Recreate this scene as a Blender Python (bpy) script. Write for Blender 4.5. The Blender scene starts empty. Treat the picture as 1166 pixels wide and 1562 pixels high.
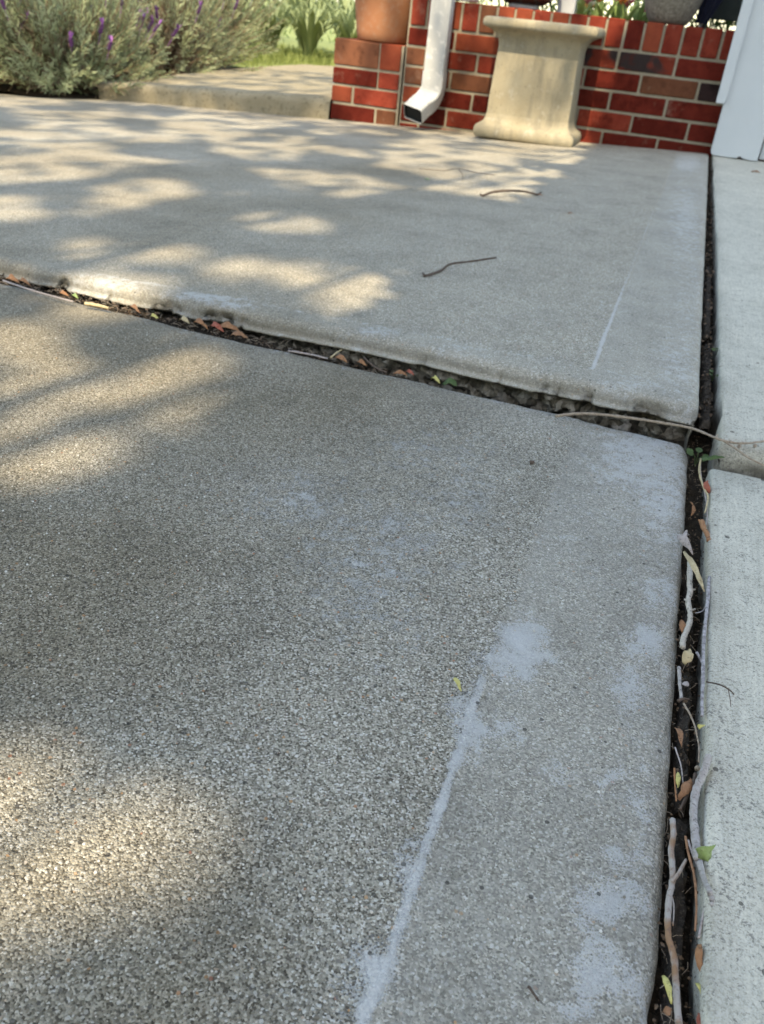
import bpy, bmesh, math, random
import numpy as np
from mathutils import Vector, Matrix, noise as mn

random.seed(11)
rng = np.random.default_rng(11)
scene = bpy.context.scene
col = scene.collection
R = math.radians

# ------------------------------------------------------------------ camera
CF, CP, CY, CR, CH, CX = 1298.72, R(30.433), R(15.731), R(6.291), 0.3465, -0.0844
_F = np.array([-math.sin(CY)*math.cos(CP), math.cos(CY)*math.cos(CP), -math.sin(CP)])
_R = np.array([math.cos(CY), math.sin(CY), 0.0]); _U = np.cross(_R, _F)
_C = np.array([CX, 0.0, CH])
cr = _R*math.cos(CR) + _U*math.sin(CR); cu = -_R*math.sin(CR) + _U*math.cos(CR)
cam = bpy.data.cameras.new('camera'); cam_o = bpy.data.objects.new('camera', cam); col.objects.link(cam_o)
cam_o.matrix_world = Matrix(((cr[0], cu[0], -_F[0], _C[0]), (cr[1], cu[1], -_F[1], _C[1]), (cr[2], cu[2], -_F[2], _C[2]), (0, 0, 0, 1)))
cam.sensor_fit = 'VERTICAL'; cam.sensor_height = 7.3; cam.lens = CF/1562*7.3
cam.clip_start = 0.02; cam.clip_end = 500
cam.dof.use_dof = True; cam.dof.focus_distance = 0.56; cam.dof.aperture_fstop = 3.3
scene.camera = cam_o

# ------------------------------------------------------------------ world, sun, exposure
SUN_EL = R(55)
world = bpy.data.worlds.new('World'); scene.world = world; world.use_nodes = True
wn = world.node_tree.nodes; wl = world.node_tree.links
sky = wn.new('ShaderNodeTexSky'); sky.sky_type = 'NISHITA'; sky.sun_disc = False
sky.sun_elevation = SUN_EL; sky.sun_rotation = R(180); sky.air_density = 1.0; sky.dust_density = 1.2; sky.ozone_density = 1.0
wl.new(sky.outputs[0], wn['Background'].inputs[0]); wn['Background'].inputs[1].default_value = 0.15
sun = bpy.data.lights.new('sun', 'SUN'); sun.energy = 2.2; sun.angle = R(0.53); sun.color = (1.0, 0.91, 0.79)
sun_o = bpy.data.objects.new('sun', sun); col.objects.link(sun_o); sun_o.rotation_euler = (math.pi/2 - SUN_EL, 0, 0); sun_o.location = (0, -4, 8)
vs = scene.view_settings; vs.view_transform = 'Standard'; vs.look = 'None'; vs.exposure = 1.95; vs.gamma = 1.0; vs.use_curve_mapping = False
vs.use_white_balance = True; vs.white_balance_temperature = 8100; vs.white_balance_tint = 4.5   # the phone balanced for open shade

# ------------------------------------------------------------------ helpers
def ray(u, v):
    a = (u-583)/CF; b = -(v-781)/CF
    return _F + cr*a + cu*b
def gz(u, v, z=0.0):                       # photo pixel -> point on the level z (metres)
    d = ray(u, v); t = (z-_C[2])/d[2]; return _C + t*d
def gy(u, v, Y):                           # photo pixel -> point on the upright plane y = Y
    d = ray(u, v); t = Y/d[1]; return _C + t*d
def mpp(p):                                # metres per photo pixel at a point
    return float((np.asarray(p)-_C) @ _F)/CF

def mesh_obj(name, verts, faces, mat=None, parent=None, smooth=False, mats=None, fm=None):
    me = bpy.data.meshes.new(name); me.from_pydata([tuple(map(float, v)) for v in verts], [], [tuple(map(int, f)) for f in faces])
    if mat: me.materials.append(mat)
    if mats:
        for m in mats: me.materials.append(m)
        me.polygons.foreach_set('material_index', fm)
    if smooth: me.polygons.foreach_set('use_smooth', [True]*len(me.polygons))
    me.update()
    o = bpy.data.objects.new(name, me); col.objects.link(o)
    if parent: o.parent = parent
    return o
def empty(name, loc=(0, 0, 0)):
    o = bpy.data.objects.new(name, None); o.location = loc; o.empty_display_size = 0.05; col.objects.link(o); return o
def tag(o, label=None, cat=None, group=None, kind=None):
    if label: o['label'] = label
    if cat: o['category'] = cat
    if group: o['group'] = group
    if kind: o['kind'] = kind
    return o
def fbm(p, oct=4):
    s = 0; a = 1; v = Vector(p)
    for _ in range(oct):
        s += a*mn.noise(v); v = v*2.03 + Vector((3.1, 1.7, 5.3)); a *= .5
    return s

class MB:
    def __init__(s): s.v = []; s.f = []
    def add(s, vs, fs):
        n = len(s.v); s.v += [tuple(map(float, v)) for v in vs]; s.f += [tuple(i+n for i in f) for f in fs]
    def box(s, a, b):
        x0, y0, z0 = a; x1, y1, z1 = b
        s.add([(x0,y0,z0),(x1,y0,z0),(x1,y1,z0),(x0,y1,z0),(x0,y0,z1),(x1,y0,z1),(x1,y1,z1),(x0,y1,z1)],
              [(3,2,1,0),(4,5,6,7),(0,1,5,4),(1,2,6,5),(2,3,7,6),(3,0,4,7)])
    def tube(s, pts, rad, n=6, cap=True, ell=1.0):
        pts = [Vector(p) for p in pts]; k = len(pts)
        if not hasattr(rad, '__len__'): rad = [rad]*k
        ref = Vector((0.13, 0.31, 1)).normalized(); vs = []
        for i, p in enumerate(pts):
            t = (pts[min(i+1, k-1)] - pts[max(i-1, 0)]).normalized()
            a = t.cross(ref)
            if a.length < 1e-3: a = t.cross(Vector((1, 0, 0)))
            a.normalize(); b = a.cross(t)
            for j in range(n):
                an = 2*math.pi*j/n; vs.append(p + (a*math.cos(an) + b*math.sin(an)*ell)*rad[i])
        fs = [(i*n+j, i*n+(j+1) % n, (i+1)*n+(j+1) % n, (i+1)*n+j) for i in range(k-1) for j in range(n)]
        if cap: fs += [tuple(range(n-1, -1, -1)), tuple((k-1)*n+j for j in range(n))]
        s.add(vs, fs)
    def lathe(s, prof, c=(0, 0, 0), n=32):
        vs = []; k = len(prof)
        for r, z in prof:
            for j in range(n):
                a = 2*math.pi*j/n; vs.append((c[0]+r*math.cos(a), c[1]+r*math.sin(a), c[2]+z))
        fs = [(i*n+j, i*n+(j+1) % n, (i+1)*n+(j+1) % n, (i+1)*n+j) for i in range(k-1) for j in range(n)]
        fs += [tuple(range(n-1, -1, -1))]
        s.add(vs, fs)
    def leaf(s, p0, p1, w, up=(0, 0, 1), curl=0.0, seg=4, fold=0.15, tip=0.05):
        """a leaf blade from p0 to p1, widest in the middle, folded along its rib, thin but two rows wide"""
        p0 = Vector(p0); p1 = Vector(p1); d = p1-p0; L = d.length; d.normalize(); up = Vector(up)
        sd = d.cross(up)
        if sd.length < 1e-4: sd = d.cross(Vector((1, 0, 0)))
        sd.normalize(); nn = sd.cross(d)
        vs = []
        for i in range(seg+1):
            t = i/seg; ww = w*.5*max(math.sin(math.pi*(0.08+0.90*t))**.8, tip)
            c = p0 + d*(L*t) + nn*(curl*L*math.sin(math.pi*t))
            vs += [c - sd*ww + nn*(fold*ww), c, c + sd*ww + nn*(fold*ww)]
        fs = []
        for i in range(seg):
            a = i*3; fs += [(a, a+1, a+4, a+3), (a+1, a+2, a+5, a+4)]
        s.add(vs, fs)
    def obj(s, name, mat=None, parent=None, smooth=False): return mesh_obj(name, s.v, s.f, mat, parent, smooth)

def bevel(o, w, seg=2):
    bm = bmesh.new(); bm.from_mesh(o.data)
    bmesh.ops.bevel(bm, geom=bm.edges[:], offset=w, segments=seg, affect='EDGES', profile=.6)
    bm.to_mesh(o.data); bm.free(); return o

# ------------------------------------------------------------------ materials
class NT:
    def __init__(s, name):
        s.m = bpy.data.materials.new(name); s.m.use_nodes = True; s.t = s.m.node_tree; s.b = s.t.nodes['Principled BSDF']
        s.tc = s.n('ShaderNodeTexCoord')
    def n(s, ty, **kw):
        x = s.t.nodes.new(ty)
        for k, v in kw.items(): setattr(x, k, v)
        return x
    def put(s, sock, val):
        if isinstance(val, (int, float, tuple, list)):
            if hasattr(sock.default_value, '__len__') and isinstance(val, (tuple, list)) and len(val) == 3 and len(sock.default_value) == 4: val = (*val, 1)
            sock.default_value = val
        else: s.t.links.new(val, sock)
    def math(s, op, a, b=0.0, clamp=False):
        x = s.n('ShaderNodeMath', operation=op); x.use_clamp = clamp; s.put(x.inputs[0], a); s.put(x.inputs[1], b); return x.outputs[0]
    def noise(s, scale, detail=3, rough=.55, co='Object', dist=0):
        x = s.n('ShaderNodeTexNoise'); x.inputs['Scale'].default_value = scale; x.inputs['Detail'].default_value = detail
        x.inputs['Roughness'].default_value = rough; x.inputs['Distortion'].default_value = dist
        s.put(x.inputs['Vector'], s.tc.outputs[co] if isinstance(co, str) else co); return x.outputs['Fac']
    def vor(s, scale, co='Object', feature='F1'):
        x = s.n('ShaderNodeTexVoronoi', feature=feature); x.inputs['Scale'].default_value = scale
        s.put(x.inputs['Vector'], s.tc.outputs[co] if isinstance(co, str) else co); return x
    def ramp(s, fac, stops, interp='LINEAR'):
        x = s.n('ShaderNodeValToRGB'); cr_ = x.color_ramp; cr_.interpolation = interp
        while len(cr_.elements) > 1: cr_.elements.remove(cr_.elements[-1])
        for i, (p, c) in enumerate(stops):
            e = cr_.elements[0] if i == 0 else cr_.elements.new(p)
            e.position = p; e.color = (c, c, c, 1) if isinstance(c, (int, float)) else (*c, 1)
        s.put(x.inputs[0], fac); return x.outputs[0]
    def mix(s, fac, a, b, blend='MIX'):
        x = s.n('ShaderNodeMix', data_type='RGBA', blend_type=blend)
        s.put(x.inputs[0], fac); s.put(x.inputs[6], a); s.put(x.inputs[7], b); return x.outputs[2]
    def attr(s, name):
        x = s.n('ShaderNodeAttribute', attribute_name=name); return x.outputs['Fac']
    def bump(s, h, strength, dist, prev=None):
        x = s.n('ShaderNodeBump'); x.inputs['Strength'].default_value = strength; x.inputs['Distance'].default_value = dist
        s.put(x.inputs['Height'], h)
        if prev is not None: s.put(x.inputs['Normal'], prev)
        return x.outputs[0]
    def out(s, color=None, rough=.8, normal=None, spec=.3):
        if color is not None: s.put(s.b.inputs['Base Color'], color)
        s.put(s.b.inputs['Roughness'], rough); s.b.inputs['Specular IOR Level'].default_value = spec
        if normal is not None: s.put(s.b.inputs['Normal'], normal)
        return s.m

def concrete(name, dark, mid, light, paste, film_col, grain=900., grain_bump=1.0, warm=0.0):
    t = NT(name)
    wob = t.noise(60, 2)
    v1 = t.vor(grain); r1 = t.n('ShaderNodeSeparateColor'); t.put(r1.inputs[0], v1.outputs['Color'])
    g = t.ramp(r1.outputs[0], [(0, dark), (.35, mid), (.75, light), (.90, tuple(c*1.3 for c in light)), (1, (.66, .64, .60))])
    v2 = t.vor(grain*.42); r2 = t.n('ShaderNodeSeparateColor'); t.put(r2.inputs[0], v2.outputs['Color'])
    big = t.math('MULTIPLY', t.math('GREATER_THAN', r2.outputs[0], .80), t.math('LESS_THAN', v2.outputs['Distance'], .42))
    bigc = t.ramp(r2.outputs[1], [(0, (.10, .095, .09)), (.25, (.22, .2, .175)), (.5, (.38, .35, .30)), (.66, (.52, .50, .46)), (.9, (.68, .66, .62)), (.965, (.42, .24, .11)), (1, (.35, .16, .11))])
    g = t.mix(t.math('MULTIPLY', big, .85), g, bigc)
    tool = t.attr('tool'); film = t.attr('film')
    # cement paste between and over the grains
    n1 = t.noise(140, 4, .65); n2 = t.noise(9, 4, .6); n3 = t.noise(38, 3, .6)
    pf = t.math('ADD', t.math('MULTIPLY', tool, .50), t.math('MULTIPLY', t.math('SUBTRACT', n1, .48), 1.2), clamp=True)
    c = t.mix(pf, g, paste)
    # large stains
    st = t.math('ADD', t.math('MULTIPLY', n2, .7), t.math('MULTIPLY', n3, .35))
    c = t.mix(1.0, c, t.ramp(st, [(.28, .74), (.52, 1.0), (.75, 1.14)]), 'MULTIPLY')
    c = t.mix(1.0, c, t.ramp(t.attr('left_tone'), [(0, 1.0), (1, (.655, .615, .545))]), 'MULTIPLY')  # darker, warmer tone towards the left of the driveway slabs
    # lime bloom
    fn = t.math('ADD', t.math('MULTIPLY', t.noise(70, 6, .75), .8), t.math('MULTIPLY', v1.outputs['Distance'], .25))
    ff = t.ramp(t.math('ADD', film, t.math('MULTIPLY', t.math('SUBTRACT', fn, .5), 2.2)), [(.44, 0.0), (.56, .5), (1.1, .72)])
    ff = t.math('MAXIMUM', t.math('MULTIPLY', t.ramp(film, [(.03, 0.0), (.12, 1.0)]), ff), t.math('MULTIPLY', film, .10))
    c = t.mix(t.math('MINIMUM', ff, .93), c, film_col)
    # pits
    vp = t.vor(120.); rp = t.n('ShaderNodeSeparateColor'); t.put(rp.inputs[0], vp.outputs['Color'])
    pit = t.math('MULTIPLY', t.math('GREATER_THAN', rp.outputs[0], .90), t.math('LESS_THAN', vp.outputs['Distance'], .17))
    c = t.mix(t.math('MULTIPLY', pit, .75), c, (.035, .033, .03))
    dirt_shade = t.attr('dirt_shade')
    c = t.mix(t.math('MULTIPLY', dirt_shade, t.ramp(n3, [(.3, .45), (.6, 1.0)])), c, (.05, .045, .034))  # real dirt, plus the shade painted on the far slab's rounded edge
    # broken face: dark crevices between stones
    brk = t.attr('broken'); vb = t.vor(48.); vb2 = t.vor(120.); nb3 = t.noise(45, 4, .65)
    rb = t.n('ShaderNodeSeparateColor'); t.put(rb.inputs[0], vb2.outputs['Color'])
    bc = t.ramp(t.math('ADD', t.math('MULTIPLY', rb.outputs[0], .45), t.math('MULTIPLY', nb3, .6)), [(.25, (.03, .026, .02)), (.46, (.10, .088, .066)), (.62, (.20, .18, .145)), (.8, (.33, .31, .28))])
    c = t.mix(brk, c, bc)
    # relief
    h = t.math('SUBTRACT', 1.0, t.math('POWER', v1.outputs['Distance'], 1.6))
    h = t.math('ADD', h, t.math('MULTIPLY', big, .5))
    h = t.math('ADD', h, t.math('MULTIPLY', n1, 2.0))
    h = t.math('SUBTRACT', h, t.math('MULTIPLY', pit, 2.0))
    h = t.math('MULTIPLY', h, t.math('SUBTRACT', 1.0, t.math('MULTIPLY', t.math('MAXIMUM', t.math('MULTIPLY', tool, .62), ff), .8)))
    nb = t.bump(h, grain_bump, .0010)
    nb = t.bump(t.math('ADD', n3, wob), .35, .003, nb)
    nb = t.bump(t.math('MULTIPLY', brk, t.math('ADD', t.math('ADD', t.math('MULTIPLY', vb.outputs['Distance'], -1.0), t.math('MULTIPLY', vb2.outputs['Distance'], -.6)), nb3)), 1.0, .010, nb)
    return t.out(c, .86, nb, .25)

M = {}
M['driveway'] = concrete('driveway_concrete', (.068, .058, .044), (.228, .205, .162), (.40, .37, .31), (.30, .288, .255), (.50, .508, .512))
M['driveway_far'] = concrete('driveway_concrete_worn', (.15, .136, .106), (.268, .243, .194), (.378, .346, .284), (.34, .325, .285), (.52, .53, .53), grain_bump=.6)

def apron_mat():
    t = NT('apron_concrete')
    n0 = t.noise(5, 4); n1 = t.noise(420, 3, .7); n2 = t.noise(60, 4, .6); n4 = t.noise(1100, 2)
    mp = t.n('ShaderNodeMapping'); mp.inputs['Scale'].default_value = (420, 14, 14); t.put(mp.inputs[0], t.tc.outputs['Object'])
    brush = t.noise(1.0, 3, .6, mp.outputs[0])
    v1 = t.vor(900.); r1 = t.n('ShaderNodeSeparateColor'); t.put(r1.inputs[0], v1.outputs['Color'])
    c = t.mix(n2, (.475, .45, .375), (.57, .545, .46))
    c = t.mix(t.ramp(t.noise(16, 5, .65), [(.5, 0), (.72, .45)]), c, (.36, .335, .27))
    c = t.mix(1.0, c, t.ramp(r1.outputs[0], [(0, .62), (.2, .88), (.7, 1.03), (1, 1.14)]), 'MULTIPLY')
    c = t.mix(1.0, c, t.ramp(n0, [(.3, .86), (.7, 1.08)]), 'MULTIPLY')
    c = t.mix(1.0, c, t.ramp(brush, [(.3, .86), (.65, 1.05)]), 'MULTIPLY')
    c = t.mix(t.ramp(n4, [(.45, 0.0), (.7, .5)]), c, (.68, .67, .62))
    sp = t.ramp(t.math('ADD', t.math('MULTIPLY', n1, .75), t.math('MULTIPLY', n2, .25)), [(.385, .75), (.44, 0.0)])
    c = t.mix(sp, c, (.13, .125, .115))
    vp = t.vor(85.); rp = t.n('ShaderNodeSeparateColor'); t.put(rp.inputs[0], vp.outputs['Color'])
    pit = t.math('MULTIPLY', t.math('GREATER_THAN', rp.outputs[0], .82), t.math('LESS_THAN', vp.outputs['Distance'], t.math('MULTIPLY', rp.outputs[1], .2)))
    c = t.mix(t.math('MULTIPLY', pit, .8), c, (.06, .055, .05))
    c = t.mix(t.math('MULTIPLY', t.attr('dirt_shade'), t.ramp(n2, [(.3, .4), (.6, 1.0)])), c, (.07, .062, .05))
    h = t.math('SUBTRACT', t.math('ADD', t.math('MULTIPLY', brush, .6), n1), t.math('MULTIPLY', pit, 2.0))
    return t.out(c, .88, t.bump(h, .7, .0007), .25)
M['apron'] = apron_mat()

def generic(name, c1, c2, scale=20, rough=.7, bump=.3, bdist=.002, spec=.3, detail=4, c3=None, s2=120):
    t = NT(name)
    n1 = t.noise(scale, detail, .6); n2 = t.noise(s2, 3, .6)
    c = t.mix(t.ramp(n1, [(.3, 0), (.7, 1)]), c1, c2)
    if c3: c = t.mix(t.ramp(n2, [(.55, 0), (.68, .8)]), c, c3)
    return t.out(c, rough, t.bump(t.math('ADD', n1, t.math('MULTIPLY', n2, .5)), bump, bdist), spec)

def leafmat(name, c1, c2, rough=.55, vary=.35, trans=0.0):
    t = NT(name)
    oi = t.n('ShaderNodeObjectInfo'); geo = t.n('ShaderNodeNewGeometry')
    r = geo.outputs['Random Per Island']
    c = t.mix(r, c1, c2)
    c = t.mix(1.0, c, t.ramp(t.noise(160, 2), [(.3, 1-vary), (.7, 1+vary*.4)]), 'MULTIPLY')
    m = t.out(c, rough, None, .3)
    if trans:
        ts = t.n('ShaderNodeBsdfTranslucent'); t.put(ts.inputs[0], c); mx = t.n('ShaderNodeMixShader'); mx.inputs[0].default_value = trans
        t.t.links.new(t.b.outputs[0], mx.inputs[1]); t.t.links.new(ts.outputs[0], mx.inputs[2])
        t.t.links.new(mx.outputs[0], t.t.nodes['Material Output'].inputs[0])
    return m

def brickmat(name, c1, c2, c3, blotch=None):
    t = NT(name)
    oi = t.n('ShaderNodeObjectInfo')
    off = t.n('ShaderNodeVectorMath', operation='ADD'); t.put(off.inputs[0], t.tc.outputs['Object'])
    mu = t.math('MULTIPLY', oi.outputs['Random'], 40.0); t.put(off.inputs[1], mu)
    co = off.outputs[0]
    n1 = t.noise(22, 3, .6, co); n2 = t.noise(180, 4, .7, co); n3 = t.noise(9, 2, .5, co)
    c = t.mix(t.ramp(n1, [(.3, 0), (.7, 1)]), c1, c2)
    c = t.mix(1.0, c, t.ramp(oi.outputs['Random'], [(0, .78), (1, 1.16)]), 'MULTIPLY')
    c = t.mix(t.ramp(n2, [(.58, 0), (.72, .7)]), c, c3)
    if blotch: c = t.mix(t.ramp(n3, [(.5, 0), (.56, 1)]), c, blotch)
    c = t.mix(t.ramp(t.noise(14, 4, .7, co), [(.60, 0), (.78, .35)]), c, (.30, .22, .17))
    c = t.mix(t.ramp(t.noise(30, 3, .6, co), [(.52, 0), (.7, .55)]), c, tuple(q*.5 for q in c1))
    return t.out(c, .92, t.bump(n2, .6, .002), .03)

M['brick_red'] = brickmat('red_brick', (.16, .025, .016), (.235, .046, .028), (.09, .018, .013))
M['brick_dark'] = brickmat('dark_red_brick', (.085, .013, .009), (.13, .021, .014), (.05, .010, .008))  # also puts shade into the colour of the wall's right-hand bricks
M['brick_orange'] = brickmat('orange_brick', (.25, .060, .032), (.21, .046, .026), (.12, .034, .022))
M['brick_flash'] = brickmat('flashed_brick', (.17, .032, .02), (.20, .04, .025), (.07, .025, .02), (.035, .026, .025))
M['brick_black'] = brickmat('burnt_black_brick', (.022, .014, .014), (.036, .021, .02), (.05, .03, .027))
M['brick_brown'] = brickmat('brown_brick', (.13, .052, .030), (.18, .072, .041), (.08, .036, .025))
M['mortar'] = generic('mortar', (.24, .205, .15), (.32, .28, .21), 40, .92, .6, .002, .15, c3=(.25, .22, .17), s2=300)
def stone_mat():
    t = NT('cast_stone'); n1 = t.noise(10, 4, .6); n2 = t.noise(120, 4, .65)
    mp = t.n('ShaderNodeMapping'); mp.inputs['Scale'].default_value = (26, 26, 4); t.put(mp.inputs[0], t.tc.outputs['Object']); st_ = t.noise(1.0, 4, .6, mp.outputs[0])
    c = t.mix(t.ramp(n1, [(.3, 0), (.7, 1)]), (.255, .215, .145), (.325, .285, .205))
    c = t.mix(t.ramp(st_, [(.48, 0), (.66, .7)]), c, (.185, .165, .125))
    c = t.mix(t.ramp(t.noise(24, 4, .7), [(.58, 0), (.72, .6)]), c, (.40, .38, .33))
    c = t.mix(t.ramp(n2, [(.60, 0), (.70, .6)]), c, (.13, .115, .085))
    return t.out(c, .93, t.bump(t.math('ADD', n2, n1), .6, .002), .1)
M['stone'] = stone_mat()
M['stone_step'] = generic('step_concrete', (.20, .17, .112), (.285, .248, .177), 9, .9, .5, .002, .15, c3=(.13, .11, .072), s2=70)
M['granite'] = generic('speckled_stone', (.10, .09, .075), (.25, .22, .18), 90, .85, .7, .003, .2, c3=(.40, .36, .30), s2=240)
M['white'] = generic('white_paint', (.47, .505, .53), (.52, .55, .575), 4, .45, .08, .001, .4)
M['white_metal'] = generic('white_enamel', (.40, .395, .38), (.45, .445, .43), 14, .45, .05, .0006, .45, c3=(.62, .60, .56), s2=40)
M['dark_inside'] = generic('dark_inside', (.012, .012, .012), (.02, .02, .02), 20, .9, 0, .001)
M['black_glaze'] = generic('black_glaze', (.012, .012, .013), (.022, .022, .022), 20, .25, .02, .001, .5)
M['grey_paint'] = generic('grey_paint', (.42, .45, .48), (.5, .53, .55), 20, .5, .05, .001)
M['navy'] = generic('navy_cloth', (.010, .012, .028), (.02, .024, .05), 30, .85, .3, .002)
M['greygreen'] = generic('dark_green_metal', (.06, .08, .072), (.085, .105, .095), 20, .55, .1, .001)
M['soil'] = generic('soil', (.035, .026, .018), (.075, .057, .04), 60, .95, .9, .004, .1, c3=(.11, .085, .06), s2=260)
M['gap_soil'] = generic('joint_soil', (.020, .016, .012), (.05, .04, .03), 120, .95, .9, .003, .1, c3=(.085, .066, .048), s2=500)
M['filler'] = generic('fibre_board', (.030, .025, .021), (.065, .055, .046), 160, .95, .9, .003, .1, c3=(.11, .095, .08), s2=420)
M['sand'] = generic('sandy_ground', (.36, .29, .18), (.46, .38, .26), 20, .95, .5, .004, .1)
M['bark'] = generic('bark', (.07, .05, .035), (.15, .11, .08), 25, .9, .8, .01, .1)
M['stem'] = generic('woody_stem', (.16, .11, .07), (.24, .17, .11), 40, .9, .4, .003, .1)
def terracotta():
    t = NT('terracotta'); n1 = t.noise(7, 3); n2 = t.noise(60, 3)
    c = t.mix(t.ramp(n1, [(.3, 0), (.7, 1)]), (.31, .125, .062), (.40, .18, .092))
    c = t.mix(t.ramp(n2, [(.5, 0), (.75, .5)]), c, (.36, .24, .17))
    return t.out(c, .85, t.bump(n2, .2, .001), .2)
M['terracotta'] = terracotta()
M['lav_leaf'] = leafmat('lavender_leaf', (.23, .27, .13), (.48, .52, .31), .7, .3, .35)
M['lav_dry'] = leafmat('dry_lavender_leaf', (.16, .12, .08), (.30, .23, .15), .8, .3, .1)
M['lav_flower'] = leafmat('lavender_flower', (.17, .06, .24), (.36, .14, .40), .7, .3)
M['strap_leaf'] = leafmat('strap_leaf', (.15, .20, .085), (.36, .41, .21), .5, .25, .3)
M['grass'] = leafmat('grass_blade', (.20, .24, .07), (.32, .37, .12), .6, .3, .3)
M['tree_leaf'] = leafmat('tree_leaf', (.045, .09, .025), (.09, .15, .04), .5, .3, 0)
M['hedge_leaf'] = leafmat('hedge_leaf', (.05, .10, .03), (.13, .2, .06), .5, .3, .2)
M['bloom_pink'] = leafmat('pink_petal', (.60, .10, .17), (.72, .25, .30), .6, .15, .3)
M['bloom_orange'] = leafmat('orange_petal', (.72, .27, .06), (.78, .42, .16), .6, .15, .3)
M['bloom_cream'] = leafmat('cream_petal', (.72, .62, .50), (.8, .74, .66), .6, .15, .3)
M['flower_leaf'] = leafmat('flower_leaf', (.15, .27, .05), (.38, .48, .18), .5, .2, .3)
def dry(name, c1, c2, rough=.75): return generic(name, c1, c2, 300, rough, .4, .0006, .25, c3=tuple(c*.42 for c in c1), s2=420)
M['dry_orange'] = dry('orange_dry_leaf', (.27, .125, .06), (.36, .19, .10))
M['dry_tan'] = dry('tan_dry_leaf', (.42, .33, .19), (.52, .43, .27))
M['dry_brown'] = dry('brown_dry_leaf', (.22, .11, .06), (.34, .19, .11))
M['dry_mauve'] = dry('mauve_dry_leaf', (.33, .29, .29), (.42, .36, .33))
M['dry_red'] = dry('red_dry_leaf', (.30, .075, .045), (.36, .13, .09))
M['leaf_green'] = dry('fresh_green_leaf', (.20, .28, .09), (.29, .36, .15), .5)
M['leaf_yellow'] = dry('yellow_leaf', (.48, .42, .12), (.58, .53, .22), .6)
M['crumb'] = dry('leaf_crumb', (.085, .055, .035), (.15, .10, .065))
M['weed'] = dry('weed_leaf', (.05, .085, .03), (.09, .135, .05), .6)
M['twig_pale'] = dry('bleached_twig', (.36, .32, .27), (.52, .475, .42))
M['twig_grey'] = dry('grey_twig', (.27, .24, .225), (.43, .40, .385))
M['twig_dark'] = dry('dark_twig', (.07, .05, .04), (.14, .10, .08))
M['twig_brown'] = dry('brown_twig', (.25, .19, .14), (.36, .30, .24))
M['twig_mottled'] = generic('mottled_twig', (.10, .085, .085), (.45, .43, .45), 260, .8, .4, .0006, .2)
def banded():
    t = NT('peeling_twig'); n = t.noise(32, 3, .6); n2 = t.noise(400, 3)
    c = t.mix(t.ramp(n, [(.50, 0), (.60, 1)]), (.36, .325, .30), (.27, .16, .095))
    c = t.mix(t.ramp(n2, [(.55, 0), (.7, .6)]), c, (.16, .10, .08))
    return t.out(c, .8, t.bump(n2, .4, .0006), .2)
M['twig_peel'] = banded()

# ------------------------------------------------------------------ the setting: ground and slabs
def zfar(x, y): return x*(0.02 + 0.026*min(max((y-.93)/2.7, 0), 1.05))
def znear(x, y): return -0.0365 + 0.002*x
g = MB(); g.add([(-150, -150, -.22), (150, -150, -.22), (150, 150, -.22), (-150, 150, -.22)], [(0, 1, 2, 3)])
tag(g.obj('ground', M['soil']), 'bare brown soil under and around the concrete slabs', 'ground', kind='structure')

def profile(edge, sign, r, depth, n=5, lip=None):
    """rounded-over slab edge: list of (coordinate, drop, skirtflag)"""
    out = []
    for i in range(1, n+1):
        a = math.pi/2*i/n; out.append((edge - sign*r + sign*r*math.sin(a), -r*(1-math.cos(a)), 0.0))
    if lip:
        for dy, dz in lip: out.append((edge + sign*dy, -r+dz, .25))
    last = out[-1]
    k = 14
    for i in range(1, k+1): out.append((last[0], last[1] - (depth+last[1])*0 - (depth+last[1])*i/k if False else last[1] + (-depth-last[1])*i/k, 1.0))
    return out
def seg(a, b, step): 
    n = max(1, int(round((b-a)/step))); return [(a + (b-a)*i/n, 0.0, 0.0) for i in range(n)]

def build_slab(name, xl, yl, zf, mat, post, attrs, corner=None):
    nx, ny = len(xl), len(yl); V = []; A = {k: [] for k in attrs}
    for j in range(ny):
        yb, dyz, fy = yl[j]
        for i in range(nx):
            xb, dxz, fx = xl[i]
            x, y = xb, yb
            if corner:
                xe, ye, sx, sy, rc = corner           # plan rounding of one corner
                px = rc - sx*(xe-x); py = rc - sy*(ye-y)
                if px > 0 and py > 0:
                    s = max(px, py)/math.hypot(px, py); x += sx*(px*s-px); y += sy*(py*s-py)
            dz = min(dxz, dyz) if (dxz < -.02 or dyz < -.02) else dxz+dyz
            z = zf(xb, yb) + dz
            x, y, z = post(x, y, z, fx, fy, dz)
            V.append((x, y, z))
            for k, fn in attrs.items(): A[k].append(fn(xb, yb, dz, fx, fy))
    Fc = [(j*nx+i, j*nx+i+1, (j+1)*nx+i+1, (j+1)*nx+i) for j in range(ny-1) for i in range(nx-1)]
    o = mesh_obj(name, V, Fc, mat, smooth=True)
    for k, v in A.items():
        at = o.data.attributes.new(k, 'FLOAT', 'POINT'); at.data.foreach_set('value', v)
    return o

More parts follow.
